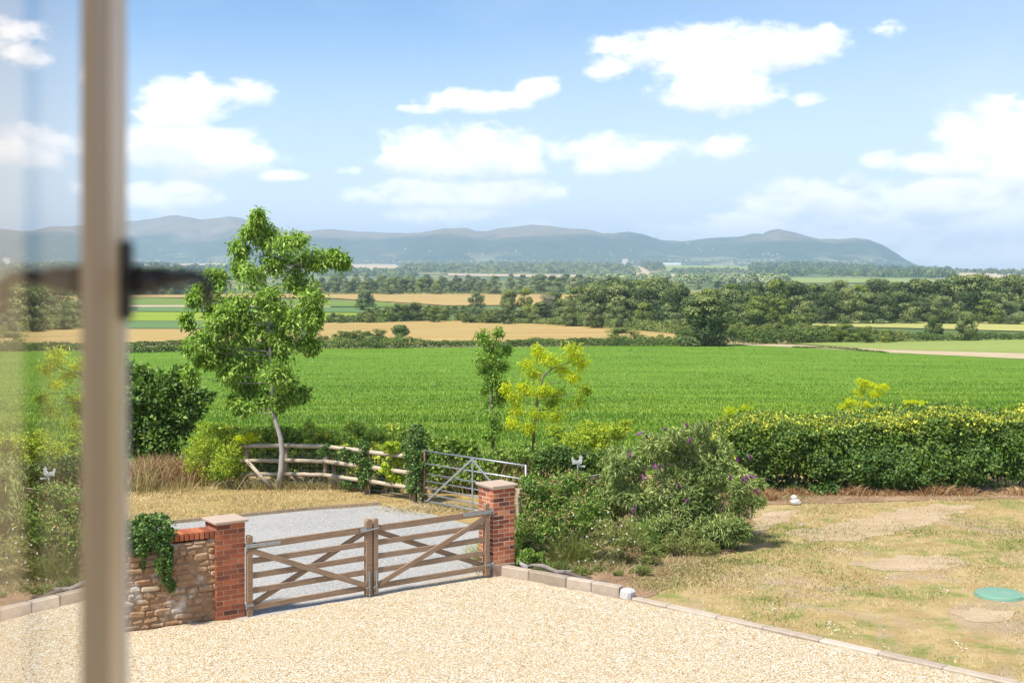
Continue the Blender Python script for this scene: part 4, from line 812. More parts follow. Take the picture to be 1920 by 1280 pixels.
# ------------------------------------------------------------------ five-bar gates
gd = (GB - GA); gang = math.atan2(gd.y, gd.x); gl = gd.length
def gate(name_label, s0, s1, hinge_left, z0, rise, stile):
    p0 = GA + gd * s0; L_ = (s1 - s0) * gl
    root = empty('wooden_gate', (p0.x, p0.y, z0), gang, name_label, 'gate', 'pair of five-bar driveway gates')
    root.rotation_euler = (0, 0, gang)
    zs = [.115, .365, .59, .81, 1.035]; sh = rise / L_
    hx = .04 if hinge_left else L_ - .04; mx = L_ - stile / 2 if hinge_left else stile / 2
    def R_(x0, z_0, x1, z_1, hgt, dy, th, t):
        g = Geo(); d = math.hypot(x1 - x0, z_1 - z_0); a = math.atan2(z_1 - z_0, x1 - x0)
        g.box(((0, 0, 0)), (d, th, hgt), tint=t, ch=.004)
        o = g.build('rail', MATS['gatewood'], root); o.location = ((x0 + x1) / 2, dy, (z_0 + z_1) / 2); o.rotation_euler = (0, -a, 0); return o
    xa, xb = .06, L_ - .06
    for i, z in enumerate(zs):
        R_(xa, z + sh * xa, xb, z + sh * xb, .085 if i < 4 else .10, .0, .034, random.uniform(.2, .8))
    def brace(x0, z_0, x1, z_1, dy):
        g = Geo(); d = math.hypot(x1 - x0, z_1 - z_0); a = math.atan2(z_1 - z_0, x1 - x0); g.box((0, 0, 0), (d, .026, .085), tint=random.uniform(.1, .6), ch=.004)
        o = g.build('brace', MATS['gatewood'], root); o.location = ((x0 + x1) / 2, dy, (z_0 + z_1) / 2); o.rotation_euler = (0, -a, 0)
    if hinge_left: brace(.07, .97, L_ - .09, .15 + rise, -.032); brace(.05, .13, L_ - .10, .99 + rise, .032)
    else: brace(.09, .15, L_ - .10, .95 + rise, -.032); brace(.07, .99, L_ - .08, .15 + rise, .032)
    def post(x, wd, zb, zt, nm, rnd):
        g = Geo(); n = 7; ol = [(-wd / 2, zb), (wd / 2, zb)]
        if rnd: ol += [(wd / 2 * math.cos(q * math.pi / n), zt - wd / 2 + wd / 2 * math.sin(q * math.pi / n)) for q in range(n + 1)]
        else: ol += [(wd / 2, zt - .02), (wd / 2 - .012, zt), (-wd / 2 + .012, zt), (-wd / 2, zt - .02)]
        g.prism(ol, -.044, .044, random.uniform(.1, .6)); o = g.build(nm, MATS['gatewood'], root); o.location = (x, 0, sh * x)
    post(hx, .078, -.02, 1.20, 'hinge_post', not hinge_left); post(mx, stile, 0.0, 1.205, 'meeting_post', True)
    # hinge strap and lower hinge
    g = Geo(); sx_ = 1 if hinge_left else -1; hz_ = zs[4] + sh * hx
    g.box((hx + sx_ * .20, -.0495, hz_ + .012), (.56, .008, .055), tint=.6, ch=.003); g.box((hx + sx_ * .20, .0495, hz_ + .012), (.56, .008, .055), tint=.5, ch=.003)
    g.tube([(hx - sx_ * .055, -.03, hz_ - .06), (hx - sx_ * .055, -.03, hz_ + .07)], .016, 8, .5)
    for q in (-.02, .12, .26, .40): g.tube([(hx + sx_ * q, -.060, hz_ + .012), (hx + sx_ * q, -.052, hz_ + .012)], .012, 8, .3)
    g.build('hinge', MATS['steel'], root)
    g = Geo(); g.box((hx, -.0495, .16 + sh * hx), (.10, .008, .04), tint=.4, ch=.002); g.tube([(hx - sx_ * .055, -.03, .11), (hx - sx_ * .055, -.03, .21)], .013, 8, .5)
    g.build('lower_hinge', MATS['steel'], root)
    # drop bolt
    bx_ = mx + (-.012 if hinge_left else .0); g = Geo(); zb = sh * mx
    g.box((bx_, -.0475, .30 + zb), (.045, .006, .16), tint=.5, ch=.002); g.box((bx_, -.0475, .10 + zb), (.045, .006, .05), tint=.5)
    g.tube([(bx_, -.062, -.045 if hinge_left else .03), (bx_, -.062, .36 + zb)], .0095, 8, .6)
    g.tube([(bx_, -.062, .14 + zb), (bx_ - .07, -.075, .12 + zb)], .008, 6, .6)
    g.build('drop_bolt', MATS['steel'], root)
    if hinge_left:
        g = Geo(); z = 1.00 + rise
        g.box((L_ - .16, -.05, z + .045), (.11, .010, .075), tint=.8, ch=.01)
        g.tube([(L_ - .16, -.058, z + .02), (L_ + .10, -.060, z + .05), (L_ + .13, -.03, z + .05)], .011, 8, .6)
        g.build('latch', MATS['steel'], root)
    return root
gate('left leaf of the five-bar gate, hinged on the stained brick pier and carrying the latch', 0.0, .485, True, .018, .03, .10)
gate('right leaf of the five-bar gate, hung from the clean brick pier', .492, 1.0, False, .045, .03, .078)
g = Geo(); g.tube([(0, 0, 0), (.10, .0, 0)], .011, 8, .5); g.box((.10, 0, 0), (.012, .09, .09), tint=.6, ch=.003); g.tube([(0, 0, -.04), (0, 0, .06)], .010, 8, .5)
g.tube([(.094, -.03, .02), (.06, -.03, .02)], .016, 6, .8)
hb = None
for (zz_, lab) in ((1.115, 'galvanised hook bolted to the upper part of the right pier'), (.225, 'galvanised hook plate on the plinth of the right pier')):
    if hb is None: hb = g.build('gate_hook', MATS['steel']); o = hb
    else: o = hb.copy(); col.objects.link(o)
    o.location = (GB.x - .02, GB.y - .04, zz_); o.rotation_euler = (0, 0, gang)
    tag(o, lab, 'gate hook', 'hooks carrying the right gate leaf')

# ------------------------------------------------------------------ kerbs, log, stones
def kerb(a, b, wdt, h, tint, label, zb=-.03):
    d = Vector(b) - Vector(a); L_ = d.length - .006; g = Geo()
    g.box((L_ / 2, wdt / 2, (h + zb) / 2), (L_, wdt, h - zb), tint=tint, ch=.016, jit=.004)
    o = g.build('kerb_stone', MATS['concrete']); o.location = (a[0], a[1], 0); o.rotation_euler = (0, 0, math.atan2(d.y, d.x))
    return tag(o, label, 'kerb stone', 'kerb stones edging the golden gravel')
def on_line(a, b, t): return a + (b - a) * t
def by_px(a, b, px):
    k = (px - CX) / FPX; d = b - a; return (k * a.y - a.x) / (d.x - k * d.y)
K1 = [905, 990, 1061, 1108, 1160]
for i in range(4):
    ta, tb = by_px(P1, P2, K1[i]), by_px(P1, P2, K1[i + 1])
    kerb(on_line(P1, P2, max(ta, 0.02)), on_line(P1, P2, tb), .15, .18, (.52, .25, .55, .45)[i],
         ('tall clean kerb stone touching the right brick pier', 'dark mossy-stained tall kerb stone, second from the brick pier', 'pale tall kerb stone in front of the driftwood', 'brownish tall kerb stone beside the white end stone')[i])
g = Geo(); g.box((.09, .09, .075), (.20, .19, .17), tint=.6, ch=.035, jit=.012); o = g.build('end_stone', MATS['whitestone'])
q = on_line(P1, P2, by_px(P1, P2, 1161)); o.location = (q.x, q.y, 0); o.rotation_euler = (0, R(6), math.atan2((P2 - P1).y, (P2 - P1).x)); tag(o, 'white rounded end stone where the tall kerb drops to the low one', 'stone')
K2 = [1183, 1249, 1342, 1429, 1535, 1646, 1767, 1904]
labs = ['short low edging stone next to the white end stone', 'low edging stone with a dark joint, second from the white end stone', 'plain pinkish low edging stone, third from the white end stone', 'grey-brown low edging stone, fourth from the white end stone', 'palest low edging stone with a cracked left end', 'brown-streaked low edging stone right of the palest one', 'long low edging stone at the bottom right, below the green cover', 'last low edging stone at the lower right corner']
P2b = P2 + Vector((.02, -.05))
for i in range(8):
    ta = by_px(P2b, P5, K2[i]); tb = by_px(P2b, P5, K2[i + 1]) if i < 7 else ta + .22
    kerb(on_line(P2b, P5, ta), on_line(P2b, P5, tb), .165, .05, (.5, .56, .5, .42, .64, .4, .5, .45)[i], labs[i])
for i in range(6):
    a = P5 + (P5 - P2).normalized() * (1.15 + i * .95); b = P5 + (P5 - P2).normalized() * (1.15 + (i + 1) * .95)
    kerb(a, b, .185, .062, random.uniform(.3, .7), 'edging stone outside the picture')
g = Geo(); rl = random.Random(3)
def logpts(pp): return [pt(a, b - (5 if a < 1058 else 15), on_line(P1, P2, by_px(P1, P2, a)).y + .24 + z * .2) for a, b, z in pp]
g.tube(logpts([(985,1068,.16),(1000,1064,.20),(1018,1066,.24),(1045,1076,.24),(1072,1086,.20)]), [.015,.028,.04,.042,.032], 10, .6)
g.tube(logpts([(972,1052,.30),(977,1062,.24),(990,1070,.16)]), [.012,.03,.045], 8, .95)
g.tube(logpts([(1060,1088,.17),(1085,1096,.14),(1105,1102,.17),(1130,1110,.14),(1150,1116,.11),(1190,1126,.05)]), [.05,.035,.03,.028,.018,.006], 8, .3)
g.tube(logpts([(1085,1096,.14),(1098,1096,.2),(1112,1102,.22)]), [.025,.016,.006], 6, .2)
g.tube(logpts([(1110,1104,.12),(1130,1104,.18),(1152,1112,.16)]), [.025,.022,.008], 6, .35)
g.tube(logpts([(1128,1110,.14),(1150,1114,.10),(1175,1120,.12)]), [.02,.015,.005], 6, .2)
for v in range(len(g.v)):
    a = Vector(g.v[v]); n_ = float(fbm(a.x * 9, a.z * 9 + a.y * 5, 3, 3)) * .022; g.v[v] = (a.x, a.y + n_, a.z + n_)
dl = g.build('driftwood', MATS['deadwood'], None, True); tag(dl, 'bleached twisted driftwood branch lying behind the tall kerb', 'driftwood')
g = Geo(); g.box((0, 0, .07), (.2, .16, .14), tint=.15, ch=.04, jit=.02); o = g.build('rock', MATS['rubble'], None, True); o.location = G(948, 1055); tag(o, 'dark rough stone tucked between the right pier and the kerb', 'stone')
# manhole cover
root = empty('manhole_cover', (*G(1874, 1117).xy, 0), 0, 'round pale green plastic tank cover set in the lawn', 'manhole cover')
g = Geo(); g.lathe([(.37, -.02), (.37, .045), (.362, .055), (.34, .058), (.28, .064), (.10, .07), (.001, .071)], n=48, tint=.6); g.build('lid', MATS['cover'], root, True)
g = Geo(); g.lathe([(.392, -.02), (.392, .02), (.385, .028), (.37, .028)], n=48, tint=.2); g.build('rim', MATS['cover'], root, True)
g = Geo(); g.box((.30, -.26, .035), (.11, .09, .07), tint=.8, ch=.008); g.build('lock_tab', MATS['cover'], root)
# owl-shaped white stone ornament
def blob(g, c, r_, tint, n=12, m=8, j=.1):
    vs = []; fs = []
    for i in range(m + 1):
        for k in range(n):
            th = math.pi * i / m; ph = 2 * math.pi * k / n
            q = 1 + random.uniform(-j, j) * (0 < i < m)
            vs.append(Vector((c[0] + r_[0] * q * math.sin(th) * math.cos(ph), c[1] + r_[1] * q * math.sin(th) * math.sin(ph), c[2] + r_[2] * math.cos(th))))
    for i in range(m):
        for k in range(n): fs.append((i * n + k, (i + 1) * n + k, (i + 1) * n + (k + 1) % n, i * n + (k + 1) % n))
    g.add(vs, fs, tint)
root = empty('stone_ornament', (*G(1490, 947).xy, 0), 0, 'small white carved stone ornament sitting at the hedge foot', 'ornament')
g = Geo(); blob(g, (.01, 0, .075), (.12, .10, .085), .5); blob(g, (-.015, 0, .16), (.075, .07, .075), .6, j=.06); blob(g, (.06, -.01, .06), (.08, .08, .06), .8); g.build('body', MATS['whitestone'], root, True)
g = Geo(); blob(g, (-.045, -.055, .185), (.014, .012, .012), .05, 8, 5, 0); blob(g, (-.075, -.03, .165), (.02, .014, .012), .1, 8, 5, 0); g.build('face_marks', MATS['rubble'], root, True)
g = Geo(); blob(g, (0, 0, -.02), (.15, .12, .05), .1, j=.12); o = g.build('flat_stone', MATS['whitestone'], None, True); o.location = G(1500, 983); tag(o, 'pale flat stone half buried in the lawn below the ornament', 'stone')
# bird ornament on the fence post
root = empty('bird_ornament', pt(1083, 878, 24.2), R(10), 'small white bird-shaped ornament on a stalk above the rose bush', 'ornament')
ol = [(-.06,.10),(-.13,.16),(-.145,.24),(-.115,.27),(-.09,.21),(-.05,.19),(.015,.18),(.045,.22),(.05,.275),(.085,.295),(.105,.275),(.135,.262),(.105,.25),(.11,.20),(.10,.14),(.06,.095),(.02,.08)]
g = Geo(); g.prism(ol, -.022, .022, .7); g.prism([(.055,.288),(.06,.32),(.075,.30),(.085,.325),(.095,.285)], -.01, .01, .5); g.build('body', MATS['white'], root)
g = Geo(); g.prism([(-.06,.12),(-.13,.10),(-.14,.14),(-.05,.19),(.03,.17),(.05,.13)], -.034, -.023, .3); g.build('wing', MATS['white'], root)
g = Geo(); g.tube([(0, 0, -.16), (0, 0, .09)], .014, 8, .5); g.tube([(.12, 0, .05), (.16, 0, .03), (.18, 0, .06)], .022, 6, .6); g.box((.06, 0, .055), (.12, .02, .02), tint=.5); g.build('stalk', MATS['white'], root); root.scale = (.8, .8, .8)

# ------------------------------------------------------------------ fences and field gate
def rail_fence(name, label, posts, zs, ztop, rr, mat, pm, rails=True, wire=False):
    root = empty(name, (posts[0][0], posts[0][1], 0), 0, label, 'fence'); B = Vector((posts[0][0], posts[0][1], 0))
    for x, y in posts:
        g = Geo(); g.tube([Vector((x, y + .09, -.05)) - B, Vector((x + random.uniform(-.01, .01), y + .09, ztop)) - B], [.055, .05], 10, random.random()); g.build('post', MATS[pm], root, True)
    for z in zs:
        for i in range(len(posts) - 1):
            a = Vector((*posts[i], z)) - B; b = Vector((*posts[i + 1], z)) - B; d = (b - a).normalized() * .06
            if i == 0: a = a - d * 2
            L_ = (b - a).length; g = Geo()
            nn = 6; g.tube([(L_ * (q / nn - .5), random.uniform(-.006, .006), random.uniform(-.006, .006)) for q in range(nn + 1)], [rr * random.uniform(.92, 1.05) for q in range(nn + 1)], 10, random.random())
            o = g.build('rail', MATS[mat], root, True); o.location = (a + b) / 2; o.rotation_euler = (b - a).to_track_quat('X', 'Z').to_euler()
    if wire:
        g = Geo()
        for z in (.12, .22, .42, .52, .74, .84):
            for i in range(len(posts) - 1): g.tube([Vector((posts[i][0], posts[i][1] + .05, z)) - B, Vector((posts[i + 1][0], posts[i + 1][1] + .05, z)) - B], .0018, 4, .5, False)
        for i in range(len(posts) - 1):
            for q in range(12):
                a = Vector((*posts[i], 0)).lerp(Vector((*posts[i + 1], 0)), q / 12) + Vector((0, .05, 0)) - B; g.tube([a + Vector((0, 0, .1)), a + Vector((0, 0, .84))], .0016, 4, .5, False)
        g.build('wire_mesh', MATS['steel'], root)
    return root
FP = [(-6.35, 30.5), (-5.42, 30.55), (-4.45, 30.4), (-3.35, 29.55), (-2.25, 28.65)]
fr = rail_fence('post_and_rail_fence', 'weathered round-rail fence with three rails curving towards the ivy-clad post', FP, (.32, .645, 1.0), 1.03, .052, 'railwood', 'postwood', wire=True)
g = Geo(); g.tube([Vector((-6.3, 30.35, .68)) - Vector((-6.35, 30.5, 0)), Vector((-5.65, 30.2, .02)) - Vector((-6.35, 30.5, 0))], .045, 10, .8); g.build('strut', MATS['railwood'], fr, True)
FP2 = [(.12, 22.95), (1.0, 23.9), (1.95, 24.95), (3.1, 26.0), (4.4, 27.2)]
root = empty('board_fence', (FP2[0][0], FP2[0][1], 0), 0, 'two-board timber fence half hidden behind the rose and butterfly bushes', 'fence'); B = Vector((*FP2[0], 0))
for x, y in FP2:
    g = Geo(); g.box((x - B.x, y + .07 - B.y, .62), (.08, .08, 1.28), rz=.7, tint=.6, ch=.004); g.build('post', MATS['postwood'], root)
for z in (.52, 1.22):
    for i in range(4):
        a = Vector((*FP2[i], z)) - B; b = Vector((*FP2[i + 1], z)) - B; g = Geo(); g.box((0, 0, 0), ((b - a).length - .004, .035, .085), tint=.8, ch=.003)
        o = g.build('rail', MATS['railwood'], root); o.location = (a + b) / 2; o.rotation_euler = (b - a).to_track_quat('X', 'Z').to_euler()
# ivy-clad post and ivy on the fence
shrub('ivy_clad_post', 'timber gatepost completely smothered in ivy, between the rail fence and the metal gate', 'gatepost', (-2.1, 28.42, 0),
      LB(28.42, [(779,822,22,26),(776,850,22,26),(783,878,23,28),(778,905,22,26),(786,928,15,20),(778,806,14,12),(764,840,12,20),(796,850,10,20)], .04), MATS['ivy'], 7000, .055, .042, 3, top=.25, srad=.06, bark='postwood', tint=(.1, .95), spread=1.0)
shrub('fence_ivy', 'narrow ivy column climbing the middle of the rail fence', 'ivy', (-3.35, 29.55, 0),
      LB(29.5, [(684,840,12,14),(680,862,11,18),(686,885,10,18),(680,905,9,14),(668,860,10,14),(696,875,9,12)], .04), MATS['ivy'], 1700, .05, .038, 3, srad=.012, tint=(.1, .9), spread=1.0)
shrub('fence_creeper', 'dark creeper crossing the rails near the ivy-clad post', 'creeper', (-3.9, 29.95, 0),
      LB(29.85, [(612,842,8,12),(606,850,10,8),(650,850,16,10),(720,905,22,14),(700,918,20,10),(655,908,20,10),(740,920,16,10)], .05), MATS['ivy'], 1900, .055, .042, 3, srad=.008, tint=(.1, .8), spread=1.0)
ga, gb = Vector((-1.93, 28.25, .10)), Vector((.28, 26.1, .10)); dv = gb - ga; fl_ = Vector((dv.x, dv.y, 0)).length
root = empty('metal_field_gate', ga, math.atan2(dv.y, dv.x), 'galvanised seven-bar field gate standing shut beyond the grey drive', 'gate')
for z in (.0, .15, .29, .44, .60, .82, 1.10):
    g = Geo(); g.tube([(0, 0, z), (fl_, 0, z)], .021 if z in (0, 1.10) else .016, 8, random.random()); g.build('bar', MATS['steel'], root, True)
for x in (0.0, fl_):
    g = Geo(); g.tube([(x, 0, -.02), (x, 0, 1.12)], .022, 8, .5); g.build('end_upright', MATS['rust' if x == 0 else 'steel'], root, True)
cxg = fl_ * .50
g = Geo(); g.box((cxg, -.022, .55), (.04, .008, 1.1), tint=.6); g.build('middle_upright', MATS['steel'], root)
for sx_ in (-1, 1):
    a = Vector((cxg, -.028, 1.08)); b = Vector((cxg + sx_ * fl_ * .46, -.028, .02)); g = Geo(); g.box((0, 0, 0), ((b - a).length, .008, .04), tint=.7)
    o = g.build('brace', MATS['steel'], root); o.location = (a + b) / 2; o.rotation_euler = (0, -math.atan2(b.z - a.z, b.x - a.x), 0)


# drive edging board
g = Geo(); eb = [(-14, 21.85), (-6.88, 26.22), (-5.6, 26.92), (-4.43, 27.62), (-2.9, 28.25)]
for i in range(len(eb) - 1):
    a = Vector(eb[i]); b = Vector(eb[i + 1]); g.box(((a.x + b.x) / 2, (a.y + b.y) / 2, .03), ((b - a).length - .004, .03, .09), rz=math.atan2((b - a).y, (b - a).x), tint=.1)
tag(g.build('edging_board', MATS['postwood']), 'dark timber edging board between the grey drive and the straw verge', 'edging')

# ------------------------------------------------------------------ open window casement on the left
PHI = R(-8.25); AA = .10
dW = Vector((math.sin(PHI), math.cos(PHI), 0)); nW = Vector((math.cos(PHI), -math.sin(PHI), 0))
root = empty('window_casement', (-nW.x * AA, -nW.y * AA, CH), 0, 'open taupe window casement with a black handle, blurred at the left edge', 'window')
root.rotation_euler = (0, 0, math.atan2(dW.y, dW.x))       # local x along the sash (away), local -y towards the room side
def wpoly(name, prof, z0, z1, mat, taper=None, smooth=False):
    g = Geo(); n = len(prof); tp_ = taper or prof
    vs = [Vector((x, y, z0)) for x, y in prof] + [Vector((x, y, z1)) for x, y in tp_]
    g.add(vs, [tuple(range(n))[::-1], tuple(range(n, 2 * n))] + [(i, (i + 1) % n, n + (i + 1) % n, n + i) for i in range(n)], .5)
    return g.build(name, MATS[mat], root, smooth)
t0, t1, t2 = .560, .579, .6246; o_ = .006; ZB, ZT = -.62, .62
wpoly('stile', [(t1, -o_), (t2 - .004, -o_), (t2, -o_ + .004), (t2, .05), (t0 + .002, .05), (t0 + .002, .026), (t1, .026)], ZB, ZT, 'pvc')
wpoly('glazing_bead', [(t0, -.0005), (t0 + .003, -.003), (t1 - .0005, -o_ + .001), (t1 - .0005, .018), (t0, .018)], ZB, ZT, 'pvc2')
wpoly('bright_edge_wedge', [(t2 + .0005, -o_ + .0005), (t2 + .030, -o_ + .002), (t2 + .030, .02), (t2 + .0005, .02)], ZB, ZT, 'edge_wedge', taper=[(t2 + .0005, -o_ + .0005), (t2 + .004, -o_ + .001), (t2 + .004, .02), (t2 + .0005, .02)])  # bright band along the stile edge, put in as a pale wedge widening downwards
wpoly('hinge_stile', [(-.02, -o_), (.04, -o_), (.04, .05), (-.02, .05)], ZB, ZT, 'pvc')
for z in (ZB - .06, ZT):
    wpoly('sash_rail', [(-.02, -o_), (t2, -o_), (t2, .05), (-.02, .05)], z, z + .06, 'pvc')
m, t = new_mat('window_glass'); MATS['glass'] = m
lw = t.new('ShaderNodeFresnel', ins={'IOR': 1.52}).outputs[0]
fac = t.mapr(lw, .04, .38, .10, .84)
gl_ = t.new('ShaderNodeBsdfGlossy', ins={'Color': (1.0, 1.0, 1.0, 1), 'Roughness': 0.0}).outputs[0]
tr = t.new('ShaderNodeBsdfTransparent', ins={'Color': (.90, .93, .92, 1)}).outputs[0]
out(t, t.new('ShaderNodeMixShader', ins={0: fac, 1: tr, 2: gl_}).outputs[0])
g = Geo(); g.add([Vector((.04, 0.0, ZB)), Vector((t0 + .004, 0.0, ZB)), Vector((t0 + .004, 0.0, ZT)), Vector((.04, 0.0, ZT))], [(0, 1, 2, 3)], .5); g.build('glass_pane', MATS['glass'], root)
# handle: plate, boss, curled lever, seen against the room side
g = Geo(); zc = -.005; hx_ = t2 - .012
g.box((hx_, -o_ - .0025, zc), (.013, .005, .037), tint=.5, ch=.0015)
hd = g.build('handle_plate', MATS['black'], root)
g = Geo()
g.tube([(hx_, -o_ - .006, zc), (hx_, -o_ - .018, zc)], [.0075, .0055], 10, .5)
g.tube([(hx_, -o_ - .014, zc + .001), (hx_, -o_ - .024, zc + .001), (hx_ - .001, -o_ - .031, zc + .002), (hx_ - .002, -o_ - .037, zc + .001), (hx_ - .002, -o_ - .0395, zc - .004), (hx_ - .002, -o_ - .040, zc - .012)], [.0060, .0042, .0034, .0032, .0030, .0022], 10, .5)
g.build('lever', MATS['black'], hd, True)

# ------------------------------------------------------------------ far trees
def far_proto(kind, mat, seed, wide=1.0, h=10.0, nl=26, nf=5200, trunk=True, sparse=1.0, low=0.06, fs=.42):
    r_ = np.random.default_rng(seed); root = empty(kind, (0, 0, 0))
    lf = Leafy(); lobes = []
    for i in range(nl):
        th = r_.random() * 2 * math.pi; zz_ = r_.random(); zz_ = low + (1 - low) * zz_ ** .8
        prof = math.sin(min(max((zz_ - low) / (1 - low), .02), 1) ** .75 * 2.36 + .55) ** .7
        rr = wide * h * .36 * prof * (r_.random() ** .5)
        s = h * r_.uniform(.09, .17) * (1.15 - .35 * zz_)
        lobes.append((math.cos(th) * rr, math.sin(th) * rr, min(zz_ * h, h - s * .75), s * r_.uniform(1, 1.4), s * r_.uniform(1, 1.4), s * r_.uniform(.65, .95)))
    global rng
    keep = rng; rng = r_
    L0 = np.array(lobes); vol = L0[:, 3] * L0[:, 5]; cnt = (nf * sparse * vol / vol.sum()).astype(int)
    for lb, k in zip(L0, cnt):
        d = rnd_unit(k); bump = 1 + .3 * fbm(d[:, 0] * 2.5 + lb[0], d[:, 1] * 2.5 + d[:, 2] * 3, 9, 2)[:, None]
        P = lb[:3] + d * lb[3:6] * bump * rng.uniform(.82, 1.08, k)[:, None]; P[:, 2] = np.maximum(P[:, 2], .15)
        N = unit(d + rnd_unit(k) * .55 + np.array([0, 0, .25])); A = unit(np.cross(N, rnd_unit(k)))
        sz = rng.uniform(.6, 1.3, k) * fs; tl = rng.uniform(.1, .85)
        lf.put(P - A * sz[:, None] * .5, A, N, sz, sz * .75, np.clip(tl + rng.uniform(-.3, .3, k), 0, 1), .12, .05)
    g = Geo(); 
    if trunk:
        g.tube([(0, 0, -.4), (.05, 0, h * .2), (.1, .05, h * .5), (0, 0, h * .85)], [h * .030, h * .022, h * .014, h * .003], 8, .5)
        for i in range(10):
            lb = lobes[i]; z_ = min(lb[2] * .7, h * .55); g.tube([(0, 0, z_ * .8), (lb[0] * .5, lb[1] * .5, (z_ + lb[2]) / 2), (lb[0], lb[1], lb[2])], [h * .012, h * .007, h * .003], 5, .4, False)
        g.build('trunk', MATS['bark'], root, True)
    lf.build('crown', mat, root); rng = keep
    return root
PR = {
 'oak': [far_proto('oak_tree', MATS['oak'], s, 1.15, nl=46, nf=13000, low=.02, fs=.38) for s in (1, 2, 3, 4)],
 'tall': [far_proto('ash_tree', MATS['oak'], s, .85, nl=38, nf=9000, low=.1, fs=.38) for s in (11, 12)],
 'willow': [far_proto('willow_tree', MATS['lighttree'], s, 1.2, nl=30, nf=6000, low=.05) for s in (21, 22)],
 'lime': [far_proto('lime_tree', MATS['lime'], s, 1.0, nl=28, nf=6000, low=.05) for s in (31, 32)],
 'bare': [far_proto('thin_tree', MATS['brownish'], s, 1.0, nl=26, nf=2600, sparse=.7, low=.15) for s in (41,)],
 'bush': [far_proto('hedgerow_bush', MATS['hedgerow'], s, 1.5, nl=36, nf=7000, trunk=False, low=.05) for s in (51, 52, 53)],
}
used = set()
SHL = {
 'oak': 'dark round-crowned oak', 'tall': 'dark upright tree', 'willow': 'pale grey-green willow', 'lime': 'fresh light-green tree', 'bare': 'thin brownish half-bare tree', 'bush': 'rounded scrubby bush'}
CATN = {'oak': 'tree', 'tall': 'tree', 'willow': 'tree', 'lime': 'tree', 'bare': 'tree', 'bush': 'bush'}
def plant(kind, px, pyb, pyt, where, group, wpx=None, label=None, idx=None):
    p = hit([px], [pyb])[0]; hgt = (pyb - pyt) * p[1] / FPX; pr = PR[kind]; q = pr[idx if idx is not None else random.randrange(len(pr))]
    s = hgt / 10.0
    base_w = {'oak': 9.6, 'tall': 7.6, 'willow': 9.6, 'lime': 8.6, 'bare': 8.6, 'bush': 12.0}[kind]
    sw = (wpx * p[1] / FPX) / base_w if wpx else s * random.uniform(.9, 1.25)
    lab = label or (SHL[kind] + ' ' + where)
    if q.name not in used:
        used.add(q.name); q.location = (p[0], p[1], p[2] - .15 * s); q.rotation_euler = (0, 0, random.uniform(0, 6)); q.scale = (sw, sw, s); tag(q, lab, CATN[kind], group); return q
    return copy_tree(q, (p[0], p[1], p[2] - .15 * s), random.uniform(0, 6.28), (sw, sw, s), lab, CATN[kind], group)
random.seed(19)
# trees that stand out
plant('oak', 1322, 650, 552, '', 'trees round the fields', 118, 'largest single oak, standing at the far edge of the green crop', 0)
plant('oak', 1812, 640, 583, '', 'trees round the fields', 46, 'round oak with a visible trunk on the hedge line at the far right', 1)
plant('oak', 1751, 639, 594, '', 'trees round the fields', 38, 'smaller round oak left of the one with a visible trunk', 2)
plant('lime', 1856, 608, 561, '', 'trees round the fields', 60, 'bright yellowish-green willow at the edge of the right meadow', 0)
plant('willow', 1893, 609, 560, '', 'trees round the fields', 54, 'silvery-grey willow at the edge of the right meadow', 0)
plant('lime', 986, 606, 539, '', 'trees round the fields', 40, 'yellow-green tree at the right end of the middle thicket', 1)
plant('tall', 954, 606, 541, '', 'trees round the fields', 40, 'dull brown-green tree beside the yellow-green one in the thicket', 0)
plant('willow', 893, 590, 547, '', 'trees round the fields', 38, 'pale blue-green spreading willow above the middle thicket', 1)
plant('oak', 685, 577, 543, '', 'trees round the fields', 38, 'dark domed bush-like tree beside the far stubble strip', 3)
plant('bush', 677, 583, 560, '', 'trees round the fields', 26, 'low grey-green round bush below the dark domed tree', 0)
plant('tall', 752, 652, 609, '', 'trees round the fields', 44, 'dense dark green bushy tree in the hedge under the wheat', 1)
plant('bush', 1170, 648, 613, '', 'trees round the fields', 92, 'broad brownish bramble mound on the hedge line left of the big oak', 1)
plant('bush', 1092, 612, 585, '', 'trees round the fields', 76, 'smooth rounded thicket below the bleached dead tree', 2)
plant('bare', 1024, 600, 550, '', 'trees round the fields', 40, 'pale beige feathery tree between the thicket and the wood')
# the oak wood
def wood(rows, where, group, kinds):
    for (x0, x1, step, pb, pt_, jit) in rows:
        x = x0
        while x < x1:
            f = (x - x0) / (x1 - x0); b = pb[0] + (pb[1] - pb[0]) * f; tt = np.interp(f, np.linspace(0, 1, len(pt_)), pt_)
            k = random.choices([a for a, w_ in kinds], [w_ for a, w_ in kinds])[0]
            plant(k, x + random.uniform(-4, 4), b + random.uniform(-2, 2), tt + random.uniform(-jit, jit), where, group); x += step * random.uniform(.8, 1.25)
KO = [('oak', 6), ('tall', 2), ('lime', 2)]
wood([(1035, 1300, 40, (594, 598), (542, 530, 522, 526), 6), (1020, 1420, 46, (607, 616), (562, 540, 534, 548, 538), 9), (1070, 1300, 50, (614, 622), (580, 566, 584), 8)], 'in the near wood behind the wheat field', 'trees of the near wood', KO)
wood([(1340, 1490, 38, (602, 604), (542, 532, 528), 6), (1385, 1480, 44, (624, 620), (562, 548, 556), 6)], 'behind and right of the largest oak', 'trees behind the largest oak', KO)
wood([(1490, 1980, 34, (596, 604), (532, 528, 522, 517, 524), 5), (1510, 1790, 40, (606, 606), (552, 540, 546, 556), 9)], 'in the long wood behind the yellow-green meadow', 'trees of the long wood', [('oak', 7), ('tall', 3), ('lime', 1.6)])
plant('bare', 1497, 600, 532, '', 'trees of the long wood', 34, 'pinkish-brown bare-looking tree at the left end of the long wood')
